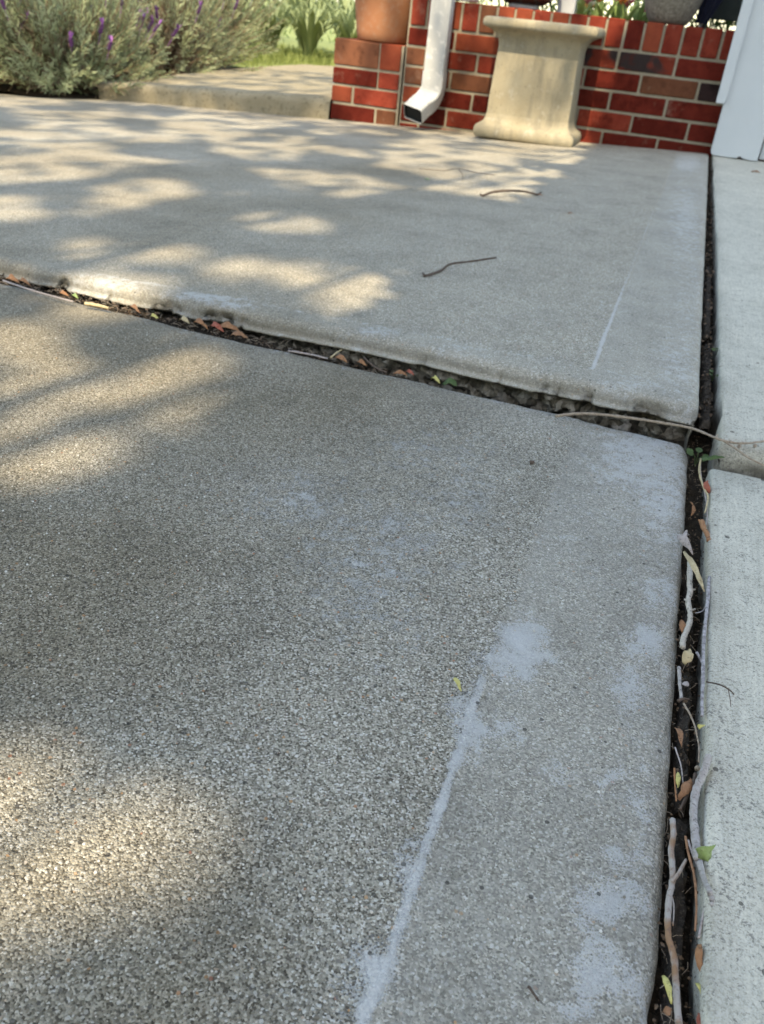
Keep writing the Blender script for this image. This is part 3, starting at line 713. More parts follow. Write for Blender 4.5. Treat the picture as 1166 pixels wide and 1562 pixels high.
stp = poly_prism([(-.027, .172), (.0, .172), (.006, .19), (.006, 2.2), (-.027, 2.2)], 3.545, 3.5585, 'door_stop', M['white'], gt); bevel(stp, .003, 2)
b = MB(); b.box((.0-.08, -.045, 2.205), (2.75-.08, .0, 2.36)); bevel(b.obj('header', M['white'], gt), .003)
b = MB(); b.box((2.59-.08, -.04, .003), (2.75-.08, .0, 2.2)); bevel(b.obj('jamb', M['white'], gt), .003)
gd = tag(empty('garage_door', (1.38, 3.62, 0)), 'white panelled garage door beside its trim board', 'door')
for i in range(4):
    b = MB(); z0 = .006+i*.548; b.box((-1.208, -.02, z0), (1.206, .02, z0+.54)); s = bevel(b.obj('section', M['white'], gd), .004)
    for kx in range(4):
        b = MB(); x0 = -1.13+kx*.58; b.box((x0, -.028, z0+.09), (x0+.50, -.0205, z0+.45)); bevel(b.obj('panel', M['white'], s), .006)

# ------------------------------------------------------------------ plants
def rot_pts(pts, ang, c): return pts
def lavender(name, loc, rad, hgt, nst, seed, label, group, brown=.45):
    r = random.Random(seed); root = tag(empty(name, loc), label, 'shrub', group)
    lf = MB(); dr = MB(); sm = MB(); heads = []
    for i in range(nst):
        a = r.uniform(0, 2*math.pi); el = math.asin(r.uniform(.04, 1.0)); R_ = r.uniform(.72, 1.08)
        base = Vector((.15*rad*r.gauss(0, .6), .15*rad*r.gauss(0, .6), 0))
        tip = Vector((rad*R_*math.cos(el)*math.cos(a), rad*R_*math.cos(el)*math.sin(a), .05+hgt*R_*math.sin(el)))
        mid = base.lerp(tip, .5) + Vector((.10*rad*math.cos(a), .10*rad*math.sin(a), -.05*hgt))
        pts = []
        for k in range(7):
            t = k/6; pts.append(base*(1-t)**2 + mid*2*t*(1-t) + tip*t*t + Vector((r.gauss(0, .006), r.gauss(0, .006), 0)))
            pts[-1].z = max(pts[-1].z, .004)
        sm.tube(pts, [.0035-.0022*k/6 for k in range(7)], 4, False)
        nl = 54
        for k in range(nl):
            t = .25+.75*(k/nl)**.75; f = min(5, int(t*6)); p = pts[f].lerp(pts[f+1], t*6-f)
            ax = (pts[f+1]-pts[f]).normalized()
            o = Vector((r.gauss(0, 1), r.gauss(0, 1), r.gauss(0, .6))); o = (o - ax*o.dot(ax)).normalized()
            L = r.uniform(.026, .048)*(1.15-.4*t); dv = (o*.8+ax*r.uniform(.4, 1.1)).normalized()
            (dr if (t < .62 and r.random() < brown) else lf).leaf(p, p+dv*L, L*r.uniform(.15, .22), up=ax, seg=1, tip=.6, fold=.0)
        if el > .25 and r.random() < .30: heads.append((tip, (pts[-1]-pts[-2]).normalized()))
    sm.obj('stems', M['stem'], root, True); tag(lf.obj('foliage', M['lav_leaf'], root), kind='stuff'); tag(dr.obj('dry_foliage', M['lav_dry'], root), kind='stuff')
    for tip, ax in heads[:34]:
        b = MB(); st_ = tip; ax = (ax+Vector((0, 0, .5))).normalized()
        pts = [st_, st_+ax*.05]; b.tube(pts, .0012, 4, False)
        s0 = st_+ax*.05
        for q in range(6):
            p = s0+ax*.0065*q
            for w in range(5):
                an = 2*math.pi*(w/5+q*.1); o = Vector((math.cos(an), math.sin(an), .6)); b.leaf(p, p+o*.012, .011, seg=1, tip=.7)
        for w in range(3):
            o = Vector((r.gauss(0, .4), r.gauss(0, .4), 1)).normalized(); p = s0+ax*.04; b.leaf(p, p+o*.028, .013, seg=2, tip=.5)
        b.obj('flower_head', M['lav_flower'], root)
    return root
GL = 'lavender shrubs along the concrete'
lavender('lavender_bush', (-2.90, 3.76, -.125), .50, .52, 360, 1, 'grey-green lavender bush spilling over the slab edge at the end of the step', GL)
lavender('lavender_bush', (-3.42, 3.48, -.125), .56, .62, 340, 2, 'taller lavender bush with purple heads beside the slab edge', GL)
lavender('lavender_bush', (-3.02, 4.72, -.09), .60, .66, 330, 3, 'woody brown-stemmed lavender bush behind the concrete step', GL, brown=.9)
lavender('lavender_bush', (-3.40, 5.72, -.04), .66, .80, 340, 4, 'pale sunlit lavender bush with upright purple spikes next to the lawn', GL)
lavender('lavender_bush', (-4.40, 4.9, -.10), .80, .95, 330, 5, 'large lavender bush farthest from the step at the back of the bed', GL)

def strap(loc, seed, label, grp, n=44, H=.55):
    r = random.Random(seed); root = tag(empty('strap_leaf_plant', loc), label, 'plant', grp)
    for i in range(n):
        a = r.uniform(0, 2*math.pi); L = H*r.uniform(.7, 1.25); out = L*r.uniform(.25, .75); w = r.uniform(.018, .036); b = MB(); V = []; s_ = 7
        dx, dy = math.cos(a), math.sin(a)
        for k in range(s_+1):
            t = k/s_; rr = .02+out*t**1.4; zz = L*(t*1.25 - .75*t**2.6*r.uniform(.8, 1.1)); ww = w*.5*(1-t**3)*(.7+.6*math.sin(math.pi*t)) + .0006
            V += [(rr*dx-dy*ww, rr*dy+dx*ww, zz+ww*.4), (rr*dx, rr*dy, zz), (rr*dx+dy*ww, rr*dy-dx*ww, zz+ww*.4)]
        b.add(V, [q for k in range(s_) for q in ((k*3, k*3+1, k*3+4, k*3+3), (k*3+1, k*3+2, k*3+5, k*3+4))])
        b.obj('leaf', M['strap_leaf'], root, True)
    return root
SL = [(-2.15, 6.40, 'strap-leaved clump in the front row by the lawn, first from the brick pier'), (-2.48, 6.45, 'strap-leaved clump in the front row, second from the brick pier'), (-2.82, 6.42, 'strap-leaved clump in the middle of the front row by the lawn'), (-3.15, 6.5, 'strap-leaved clump in the front row beside the pale lavender'), (-3.5, 6.7, 'strap-leaved clump in the front row tucked behind the pale lavender'),
      (-2.0, 6.95, 'strap-leaved clump in the second row, first from the raised bed'), (-2.35, 7.0, 'strap-leaved clump in the second row, second from the raised bed'), (-2.75, 7.0, 'strap-leaved clump in the middle of the second row'), (-3.15, 7.1, 'strap-leaved clump in the second row behind the lavender side'), (-3.6, 7.3, 'strap-leaved clump at the lavender end of the second row'),
      (-2.2, 7.7, 'tall strap-leaved clump in the back row near the raised bed'), (-2.8, 7.8, 'tall strap-leaved clump in the middle of the back row'), (-3.4, 7.9, 'tall strap-leaved clump at the lavender end of the back row')]
for i, (x, y, lab) in enumerate(SL): strap((x, y, -.036), 40+i, lab, 'strap-leaved plants along the lawn', 60 if i < 5 else 48, .50 if i < 5 else .70 if i < 10 else .95)

def shrub(name, loc, rx, ry, rz, n, seed, label, grp, leaf=.05, mat='hedge_leaf', trunk_h=.25):
    r = np.random.default_rng(seed); root = tag(empty(name, loc), label, 'shrub', grp); b = MB()
    rr = random.Random(seed)
    cl = [(rr.uniform(-.6, .6)*rx, rr.uniform(-.6, .6)*ry, rz*rr.uniform(.25, 1.5)+.05) for _ in range(16)]
    for i in range(n):
        c = cl[rr.randrange(16)]; q = Vector((rr.gauss(0, 1), rr.gauss(0, 1), rr.gauss(0, 1))).normalized()*rr.random()**.4
        p = Vector((c[0]+q.x*rx*.45, c[1]+q.y*ry*.45, max(.06, c[2]+q.z*rz*.45)))
        dv = Vector((rr.gauss(0, 1), rr.gauss(0, 1), rr.gauss(.3, 1))).normalized(); b.leaf(p, p+dv*leaf*rr.uniform(.7, 1.3), leaf*.5, seg=1, tip=.5, up=(rr.gauss(0, 1), rr.gauss(0, 1), 1))
    tag(b.obj('crown', M[mat], root), kind='stuff')
    t = MB()
    for c in cl[:8]: t.tube([(0, 0, 0), (c[0]*.4, c[1]*.4, c[2]*.5), c], [.02, .012, .005], 5, False)
    t.obj('stems', M['stem'], root); return root
SH = 'shrubs along the back of the garden'
for i, (x, y, w, h, lab) in enumerate([(-6.2, 7.5, 1.0, .9, 'dark green shrub behind the large lavender'), (-4.6, 8.8, 1.1, 1.0, 'dark green shrub behind the strap-leaved clumps next to the lavender side'), (-2.7, 8.9, 1.2, 1.1, 'dark green shrub behind the strap-leaved clumps next to the wall side'),
                                       (-.75, 5.0, .7, .6, 'leafy shrub in the raised bed behind the grey post'), (.9, 5.2, .8, .7, 'leafy shrub in the raised bed behind the garage trim'), (.1, 4.75, .6, .5, 'leafy shrub in the raised bed behind the folded chair')]):
    shrub('garden_shrub', (x, y, .33 if i > 2 else -.05), w, w*.8, h, 4200, 70+i, lab, SH)

HG = 'unseen hedge added to block low sky'  # unseen hedge added to cut low sky light on surfaces facing the camera
HL = ['added unseen hedge shrub opposite the apron, far end', 'added unseen hedge shrub opposite the apron slab', 'added unseen hedge shrub opposite the long joint', 'added unseen hedge shrub behind the shade tree trunk', 'added unseen hedge shrub beside the shade tree on the lavender side', 'added unseen hedge shrub at the lavender end of the hedge', 'added unseen hedge shrub second from the lavender end of the hedge']
for i, (x, lab) in enumerate(zip((6.2, 3.9, 1.6, -.8, -3.1, -7.6, -5.4), HL)):
    shrub('sky_block_hedge', (x, -6.4+.2*(i % 2), -.22), 1.5, 1.0, 2.6, 5200, 200+i, lab, HG, leaf=.19, mat='tree_leaf')
# lawn blades
r = random.Random(5); b = MB()
for i in range(16000):
    x = r.uniform(-4.0, -1.3); y = 5.22+r.random()*2.2
    if x > -2.7 and y < 6.0: continue
    h = r.uniform(.03, .07); a = r.uniform(0, 6.28)
    p = (x, y, -.036); q = Vector((math.cos(a)*h*.5, math.sin(a)*h*.5, h)); b.leaf(p, Vector(p)+q, .006, seg=1, tip=.4, up=(r.gauss(0, 1), r.gauss(0, 1), .1), fold=0)
tag(b.obj('grass', M['grass']), 'short bright grass of the lawn', 'grass', kind='stuff')

# flowers in the raised bed, just behind the wall cap
def flower(loc, seed, petal, label):
    r = random.Random(seed); root = tag(empty('bedding_flower', loc), label, 'flower', 'flowers behind the wall cap')
    for i in range(9):
        a = r.uniform(0, 6.28); L = r.uniform(.08, .15); b = MB(); b.leaf((0, 0, 0), (L*.45*math.cos(a), L*.45*math.sin(a), L), .022, seg=3, up=(-math.cos(a), -math.sin(a), .5), curl=.12); b.obj('leaf', M['flower_leaf'], root, True)
    for s in range(2):
        a = r.uniform(0, 6.28); h = r.uniform(.085, .15); top = Vector((.035*math.cos(a), .035*math.sin(a), h)); b = MB(); b.tube([(0, 0, 0), top*.5+Vector((.004, 0, 0)), top], .0022, 5); b.obj('stem', M['flower_leaf'], root)
        b = MB()
        for q in range(7):
            an = q*2*math.pi/7; o = Vector((math.cos(an)*.8, math.sin(an)*.8, .75)).normalized(); b.leaf(top, top+o*.032, .024, seg=2, tip=.4, up=(-math.cos(an), -math.sin(an), 1))
        b.obj('bloom', M[petal], root)
r = random.Random(9)
fl = [(-.60, 3.87, 'bloom_pink'), (-.55, 3.95, 'bloom_cream'), (-.505, 3.86, 'bloom_orange'), (-.455, 3.93, 'bloom_pink'), (-.42, 3.85, 'bloom_orange'), (-.38, 3.90, 'bloom_cream'), (-.48, 4.02, 'bloom_pink'), (-.36, 4.02, 'bloom_pink'), (-.57, 4.06, 'bloom_orange')]
flab = ['pink flower next to the grey post', 'cream flower behind the pink one by the grey post', 'low orange flower right behind the wall cap beside the planter rim', 'pink flower in the middle of the bed of blooms', 'orange flower one plant away from the stone urn', 'cream flower beside the stone urn', 'pink flower at the back of the bed of blooms', 'pink flower at the back behind the stone urn', 'orange flower at the back of the bed by the post']
for i, ((x, y, p), lab) in enumerate(zip(fl, flab)): flower((x, y, .33), 100+i, p, lab)

# ------------------------------------------------------------------ shade tree behind the camera: its leaves leave the gaps of sun seen on the concrete
EL = [  # sun flecks on the ground: centre, half axes (metres)
    (-.326, .196, .054, .026, -.031, .038), (-.262, .216, .030, .013, -.014, .021), (-.626, .635, .085, .05, -.08, .10), (-.569, .746, .055, .034, -.045, .07), (-.79, .80, .045, .03, -.045, .055),
    (-.582, .867, .045, .03, -.026, .042), (-.543, 1.19, .062, .043, -.05, .105), (-.689, 1.155, .034, .025, -.03, .06), (-.876, 1.164, .066, .05, -.05, .075), (-.793, .975, .075, .053, -.035, .05),
    (-.784, 1.522, .06, .048, -.03, .066), (-1.223, 1.298, .05, .046, -.08, .095), (-.90, .72, .06, .04, -.05, .07), (-1.05, .95, .07, .05, -.05, .06)]
EL = [(e[0], e[1]-.025, *e[2:]) if e[1] < .95 and e[0] > -.95 and i > 1 else e for i, e in enumerate(EL)]     # the near slab lies lower
ELM = [(np.array(e[:2]), np.linalg.inv(np.array([[e[2], e[4]], [e[3], e[5]]]))) for e in EL]
def lit(x, y):
    for c, Mi in ELM:
        q = Mi @ (np.array([x, y])-c)
        if q@q < 1.35: return True
    if x > -.415: return False
    if y > 5.0: return True
    n = mn.noise(Vector((x*3.1, y*3.1, 4.2))) + .6*mn.noise(Vector((x*6.6, y*6.6, 1.2)))
    lim = 1.72 + .5*max(0, x+.75)/.33 + .12*math.sin(x*5)
    if y < lim: 
        return y < 1.72 and x < -1.05 and n > .12
    thr = .06 - .14*(1-smooth(-1.3, -.9, x))*smooth(1.7, 2.1, y) - .32*smooth(1.9, 2.7, y)*smooth(-1.6, -.8, x) - .45*smooth(3.42, 3.55, y)
    if 3.56 < y < 3.72 and (-1.95 < x < -1.56 or (x < -1.55 and n < .12)): return False
    return n > thr
ct = 1/math.tan(SUN_EL)
tree = tag(empty('shade_tree', (-1.5, -4.3, -.22)), 'broad leafy shade tree whose dappled shadow falls across the slabs', 'tree')
tl = np.array(tree.location); b = MB(); cnt = 0; r = random.Random(77); crown = []
while cnt < 62000:
    x = r.uniform(-3.4, 1.2); y = r.uniform(-.9, 5.0); cnt += 1
    dv = Vector((r.gauss(0, 1), r.gauss(0, 1), r.gauss(-.2, .5))).normalized(); L = r.uniform(.075, .115)
    e = (dv.x*L*.5, (dv.y + dv.z*ct)*L*.5)
    if lit(x, y) or lit(x+e[0], y+e[1]) or lit(x-e[0], y-e[1]):
        if r.random() > (.0 if y < .45 else .06): continue
    h = r.uniform(3.1, 3.7) if x > -.5 else r.uniform(5.2, 7.2)
    if y < .9: h = r.uniform(4.6, 6.0)
    p = Vector((x, y - h*ct, h)) - Vector(tl)
    b.leaf(p - dv*L*.5, p + dv*L*.5, L*.55, seg=1, tip=.75, up=(r.gauss(0, .5), r.gauss(-.6, .5), 1), fold=.1)
    if r.random() < .0006: crown.append(p)
tag(b.obj('crown', M['tree_leaf'], tree), kind='stuff')
t = MB(); tr = [(0, 0, 0), (.05, .04, 1.0), (.1, .08, 2.2), (.2, .2, 3.3), (.35, .45, 4.6)]
t.tube(tr, [.24, .17, .15, .13, .10], 14); t.obj('trunk', M['bark'], tree, True)
t = MB()
def clear(c):
    w = Vector(c)+Vector(tl); return not (-.75 < w.x < .05 and w.y + w.z*ct < .55)
crown = [c for c in crown if clear(c)]
for c in crown:
    s = Vector(tr[3]).lerp(Vector(tr[4]), r.random()); mid = s.lerp(c, .5) + Vector((r.gauss(0, .15), r.gauss(0, .15), .25))
    t.tube([s, s.lerp(mid, .6)+Vector((0, 0, .06)), mid, c], [.03, .018, .011, .003], 6, False)
t.obj('branches', M['bark'], tree, True)

# ------------------------------------------------------------------ litter: twigs and leaves
def catmull(pts, k=4):
    pts = [Vector(p) for p in pts]; out = []
    for i in range(len(pts)-1):
        p0, p1, p2, p3 = pts[max(i-1, 0)], pts[i], pts[i+1], pts[min(i+2, len(pts)-1)]
        for q in range(k):
            t = q/k; out.append(.5*((2*p1)+(p2-p0)*t+(2*p0-5*p1+4*p2-p3)*t*t+(3*p1-p0-3*p2+p3)*t**3))
    out.append(pts[-1]); return out
def lift(u, v, z): return Vector(gz(u, v, z))
def twig(name, px, z, rpx, mat, label, cat='twig', group=None, side=(), knob=.12, taper=.25, buds=()):
    """px: photo pixels along the twig, laid at height z (number or list)"""
    zz = z if hasattr(z, '__len__') else [z]*len(px)
    P0 = [lift(u, v, h) for (u, v), h in zip(px, zz)]; root = None
    c = P0[len(P0)//2]; rm = rpx*mpp(c)
    pts = catmull(P0, 6); b = MB(); n = len(pts)
    b.tube(pts, [rm*(1-taper*i/n)*(1+knob*mn.noise(Vector((i*.9, rm*9000, 2)))) for i in range(n)], 9)
    b.v = [tuple(Vector(v) + Vector((mn.noise(Vector(v)*700), mn.noise(Vector(v)*700+Vector((9, 0, 0))), mn.noise(Vector(v)*700+Vector((0, 9, 0)))))*rm*.28) for v in b.v]
    for sp in side:                                   # spurs: list of pixels, height, radius
        s_px, sz, sr = sp; sz = sz if hasattr(sz, '__len__') else [sz]*len(s_px)
        q = catmull([lift(u, v, h) for (u, v), h in zip(s_px, sz)], 3); sm = sr*mpp(c); b.tube(q, [sm*(1-.4*i/len(q)) for i in range(len(q))], 6)
    for u, v, h, rr in buds:
        p = lift(u, v, h); s = rr*mpp(p); b.lathe([(.02*s, -s), (.6*s, -.8*s), (s, 0), (.7*s, .7*s), (.05*s, s)], p, 8)
    o = mesh_obj(name, [Vector(v)-c for v in b.v], b.f, M[mat], None, True); o.location = c
    return tag(o, label, cat, group)
def leafpx(name, a, bb, w, mat, label, z=-.04, z2=None, cat='leaf', group=None, curl=.1, up=(0, -.3, 1), fold=.35, seg_=6):
    p0 = lift(*a, z); p1 = lift(*bb, z if z2 is None else z2); c = p0.lerp(p1, .5); b = MB()
    b.leaf(p0-c, p1-c, w*mpp(c), up=up, curl=curl, seg=seg_+2, fold=fold)
    W = w*mpp(c); b.v = [tuple(Vector(v) + Vector((mn.noise(Vector(v)*260+c*90), mn.noise(Vector(v)*260+c*70+Vector((5, 0, 0))), 1.2*mn.noise(Vector(v)*300+c*50)))*W*.22) for v in b.v]
    o = b.obj(name, M[mat], None, True); o.location = c
    md = o.modifiers.new('thickness', 'SOLIDIFY'); md.thickness = .0003
    return tag(o, label, cat, group)

ZG = -.036
twig('twig', [(1053, 856), (1052, 885), (1053, 902), (1050, 917), (1053, 938), (1051.6, 953), (1043, 973), (1041.6, 988)], ZG, 4.4, 'twig_pale', 'thick bleached knobbly twig wedged in the long joint under the tan blade', taper=.05, knob=.3,
     side=[([(1053, 900), (1061, 899)], ZG, 2), ([(1050, 917), (1044, 914)], ZG, 2), ([(1053, 932), (1061, 929)], ZG, 2)])
twig('twig', [(1082, 880), (1080, 910), (1078, 935), (1075, 963), (1073, 993), (1073, 1018), (1072.5, 1043), (1071, 1068), (1071.6, 1092)], -.028, 3.0, 'twig_mottled', 'long mottled grey twig against the apron slab edge', knob=.25,
     side=[([(1063, 995), (1068, 1004), (1072, 1013)], -.029, 2.2), ([(1079, 920), (1072, 932), (1061, 935)], -.029, 1.1)])
twig('twig', [(1036, 1018), (1037.5, 1043), (1040, 1067)], ZG, 3.0, 'twig_grey', 'short purple-grey twig below the oval tan leaf')
twig('twig', [(1035, 1069), (1043, 1066), (1052, 1067)], -.034, 3.0, 'twig_dark', 'small dark pod lying across the joint', 'seed pod', taper=.7)
twig('twig', [(1043, 1073), (1053, 1090), (1060, 1107), (1063, 1120), (1066.6, 1140), (1066, 1163)], -.034, 1.6, 'twig_brown', 'thin brown stalk ending in a pale cone-shaped base', buds=[(1064, 1172, -.034, 4.5)])
twig('twig', [(1061, 1180), (1058, 1194), (1048, 1215), (1038, 1235)], -.036, 3.0, 'twig_dark', 'short dark twig leaning under the thick pale stick')
twig('twig', [(1081, 1152), (1078, 1165), (1073, 1180), (1062, 1207), (1058, 1238), (1060, 1271), (1063, 1297), (1064, 1311)], [-.022, -.024, -.026, -.03, -.031, -.031, -.03, -.03], 6.0, 'twig_grey', 'thickest pale lilac-grey stick with dark knots in the long joint', taper=-.05, knob=.12)
twig('twig', [(1068, 1316), (1071, 1330), (1075, 1344), (1082, 1358), (1087, 1374)], [-.030, -.026, -.022, -.016, -.014], 5.0, 'twig_grey', 'pale stick end with a cut knob resting on the apron edge', buds=[(1083, 1362, -.013, 5), (1086, 1379, -.014, 3.5)])
twig('twig', [(1026, 1250), (1027.5, 1272), (1024, 1297), (1026, 1322), (1026, 1345), (1021, 1370), (1019, 1399), (1020, 1429), (1028, 1459), (1031, 1494), (1032.4, 1524), (1036, 1562)], -.036, 5.0, 'twig_peel', 'long forked twig with peeling grey and orange bark along the slab edge', taper=0,
     side=[([(1025, 1345), (1035, 1333), (1041, 1322), (1047, 1311)], -.034, 3.6), ([(1022, 1360), (1028, 1380), (1027, 1412)], -.036, 1.6)])
for i, (P_, rr) in enumerate([([(1046, 1276), (1050, 1300), (1059, 1335), (1062.5, 1380), (1060.7, 1420)], 2.2), ([(1050, 1282), (1056, 1300), (1073, 1344), (1075.7, 1376), (1066, 1431)], 2.2)]):
    twig('dry_stalk', P_, -.032, rr, 'dry_brown' if i == 0 else 'dry_mauve', ['straight brown reed stalk in the long joint', 'bowed grey-brown reed stalk beside the straight one'][i], 'stalk')
twig('dry_stalk', [(1069, 700), (1067, 720), (1073, 742), (1080, 757), (1078, 773), (1075, 782)], -.030, 1.5, 'dry_tan', 'pale curved stalk hanging below the clover sprig', 'stalk')
twig('dry_stalk', [(1069, 700), (1069, 722), (1075, 750), (1079, 780), (1078, 802)], -.031, 1.0, 'dry_mauve', 'thin straighter stalk beside the pale curved stalk', 'stalk')
twig('twig', [(1078, 1040), (1097, 1044), (1111, 1051), (1120, 1059)], [-.012, .001, 0.0, -.003], 1.3, 'twig_dark', 'hair-thin curved twig reaching onto the apron slab', side=[([(1111, 1051), (1114, 1066), (1115, 1078)], [.0, -.002, -.004], .8)])
twig('dry_stalk', [(1029, 1172), (1030, 1195), (1032, 1222)], ZG, 1.6, 'dry_orange', 'short rusty stalk against the driveway slab edge', 'stalk')
twig('dry_stalk', [(1030, 1140), (1039, 1168), (1042, 1195)], ZG, 1.3, 'dry_mauve', 'fine grey stalk above the brown leaf', 'stalk')
# the long twig lying across the step, forked over the apron
twig('twig', [(848, 635), (880, 631), (925, 633), (985, 641), (1040, 650), (1066, 657), (1092, 668), (1112, 674), (1140, 676), (1180, 671)], [-.031, -.027, -.022, -.015, -.006, -.001, .004, .004, .004, .004], 2.6, 'twig_brown', 'long thin twig bridging the broken step and the joint', taper=.5, knob=.25,
     side=[([(1100, 670), (1122, 684), (1145, 700), (1175, 714)], [.003, .002, .0, -.002], 1.7), ([(1092, 668), (1095, 663)], .004, 1.6), ([(1118, 676), (1128, 677), (1129, 680)], .003, 1.2)],
     buds=[(1128, 681, .001, 3.2), (1152, 680, .001, 3.2)])
# twigs on the raised slab
def zf(u, v, dz=.0015):
    z = 0
    for _ in range(8): p = gz(u, v, z); z = zfar(p[0], p[1])+dz
    return z
for px, rr, lab, sd in [([(736, 299), (752, 293), (775, 291), (800, 292), (820, 297)], 2.0, 'thin arched dark twig on the raised slab in front of the planter', [([(820, 297), (826, 293)], 1.6), ([(736, 299), (733, 296)], 1.6)]),
                        ([(648, 421), (672, 413), (686, 403), (715, 399), (757, 393)], 1.8, 'crooked dark twig with a hooked end on the raised slab', [([(648, 421), (645, 416)], 1.8), ([(650, 420), (660, 420)], 1.2)]),
                        ([(640, 257), (675, 260), (700, 257), (725, 263), (755, 267)], .45, 'faint hair-thin stem lying on the raised slab nearest the downspout', [([(700, 258), (706, 266), (705, 275)], .4)])]:
    arch = [0, .010, .014, .010, 0] if 'arched' in lab else [0]*5
    twig('twig', px, [zf(*p)+a for p, a in zip(px, arch)], rr, 'twig_dark', lab, side=[(q, [zf(*w) for w in q], s) for q, s in sd])

# leaves in the long joint
leafpx('dry_leaf', (1043, 842), (1075, 903), 10, 'dry_tan', 'long tan blade leaf arching over the bleached twig', -.026, -.030, curl=.06)
leafpx('dry_leaf', (1044, 1014), (1054, 990), 16, 'dry_tan', 'oval tan leaf standing in the joint below the bleached twig', -.034, -.026, up=(-.3, -1, .6))
leafpx('dry_leaf', (1040, 946), (1042, 968), 10, 'dry_orange', 'small orange leaf beside the bleached twig', -.038)
leafpx('dry_leaf', (1050, 818), (1058, 845), 15, 'dry_mauve', 'curled mauve-grey leaf with pale edge under the orange catkin', -.034, -.03, curl=.3, up=(-.6, -.6, .6))
twig('catkin', [(1071, 796), (1074, 806), (1079, 815), (1081.6, 825)], -.030, 4.2, 'dry_orange', 'rusty orange catkin with a white tip in the long joint', 'catkin', knob=.3, side=[([(1071, 796), (1066, 793)], -.030, 2.2)])
leafpx('dry_leaf', (1078, 733), (1083, 752), 11, 'dry_red', 'dull red leaf fragment against the apron corner', -.024, -.03, up=(-.8, -.3, .5))
leafpx('dry_leaf', (1053, 766), (1055, 786), 8, 'dry_orange', 'narrow amber leaf against the driveway slab below the corner', -.036, -.036, up=(.6, -.3, .6))
leafpx('dry_leaf', (1036, 1219), (1055, 1188), 13, 'dry_brown', 'broad brown leaf leaning beside the thick pale stick', -.037, -.030, up=(-.2, -.8, .7))
leafpx('dry_leaf', (1034, 1178), (1034, 1202), 7, 'leaf_yellow', 'slim pale yellow leaf beside the brown leaf', -.036)
leafpx('fresh_leaf', (1065, 1303), (1092, 1290), 24, 'leaf_green', 'curled bright green leaf on the thick pale stick', -.020, -.010, curl=.32, up=(.2, -.5, .9))
leafpx('dry_leaf', (1067, 1440), (1071, 1487), 13, 'dry_orange', 'long rusty leaf against the apron below the reed stalks', -.030, -.034, up=(-.6, -.3, .7))
leafpx('dry_leaf', (1012, 1488), (1024, 1532), 11, 'leaf_yellow', 'lemon yellow leaf beside the peeling twig', -.033, -.033, up=(.2, -.4, .9))
leafpx('dry_leaf', (1042, 1041), (1051, 1048), 10, 'dry_mauve', 'tiny whitish leaf scrap below the oval tan leaf', -.034)
leafpx('dry_leaf', (1066, 1112), (1075, 1106), 7, 'leaf_yellow', 'small curled yellow scrap below the mottled twig', -.03, -.026, curl=.4)
leafpx('dry_leaf', (1030, 1112), (1040, 1140), 10, 'dry_brown', 'crumpled brown leaf at the driveway slab edge', -.037, -.036, curl=.3)
leafpx('dry_leaf', (1062, 1500), (1072, 1520), 9, 'leaf_yellow', 'ragged olive-yellow scrap near the rusty leaf', -.036, -.034, curl=.3)
leafpx('dry_leaf', (1012, 1545), (1026, 1540), 12, 'dry_brown', 'folded brown leaf below the lemon yellow leaf', -.038, -.036, curl=.3)
leafpx('dry_leaf', (1066, 1545), (1071, 1585), 10, 'dry_red', 'reddish leaf against the apron below the olive scrap', -.034, -.034)
# green sprigs
def sprig(c, z, n, size, label):
    p = lift(*c, z); root = tag(empty('clover_sprig', p), label, 'weed', 'weed sprigs in the joint'); r = random.Random(int(c[0]*7+c[1]))
    for i in range(n):
        a = 6.28*i/n+r.uniform(-.4, .4); s = size*r.uniform(.7, 1.1); b = MB(); e = Vector((math.cos(a)*s*.7, math.sin(a)*s*.7, s*r.uniform(.5, 1.0)))
        b.tube([(0, 0, -.008), e*.5, e], .0005, 4, False)
        b.leaf(e, e+Vector((math.cos(a), math.sin(a), .2))*s*.9, s*.8, seg=4, tip=.3, up=(-math.cos(a)*.3, -.5, 1)); b.obj('leaf', M['weed'], root, True)
sprig((1063, 702), -.040, 5, .009, 'dark green clover sprig where the two joints cross')
sprig((1095, 540), -.016, 4, .008, 'green weed sprig in the joint beside the raised slab')
sprig((1087, 575), -.016, 3, .006, 'tiny green sprig below the weed in the joint')
leafpx('grass_blade', (1072, 703), (1106, 698), 7, 'weed', 'short green grass blade pointing at the apron corner joint', -.016, -.010, cat='grass')
# small things on the near slab
leafpx('fresh_leaf', (693, 1034), (704, 1054), 7, 'leaf_yellow', 'tiny lime-yellow leaf lying on the sunken slab', -.0345, -.0345, curl=.15)
bpy.data.objects[-1] if False else None
twig('twig', [(806, 1504), (812, 1512), (822, 1527)], -.0355, 2.4, 'twig_dark', 'short dark splinter lying on the sunken slab')
twig('seed', [(809, 705), (815, 705)], -.035, 3.0, 'twig_dark', 'dark seed on the sunken slab near the raised edge', 'seed')
leafpx('dry_leaf', (1146, 262), (1160, 264), 5, 'dry_brown', 'small brown leaf on the apron slab near the garage trim', .001)
leafpx('dry_leaf', (648, 273), (656, 275), 4, 'leaf_green', 'tiny green leaf on the raised slab beside the hair-thin stem', zf(652, 274)+.001)
leafpx('dry_leaf', (820, 297), (828, 299), 4, 'dry_brown', 'small brown flake at the tip of the arched twig', zf(824, 298)+.001)
leafpx('dry_leaf', (866, 325), (874, 326), 4, 'dry_brown', 'small brown flake on the raised slab between arched twig and apron', zf(870, 325)+.001)

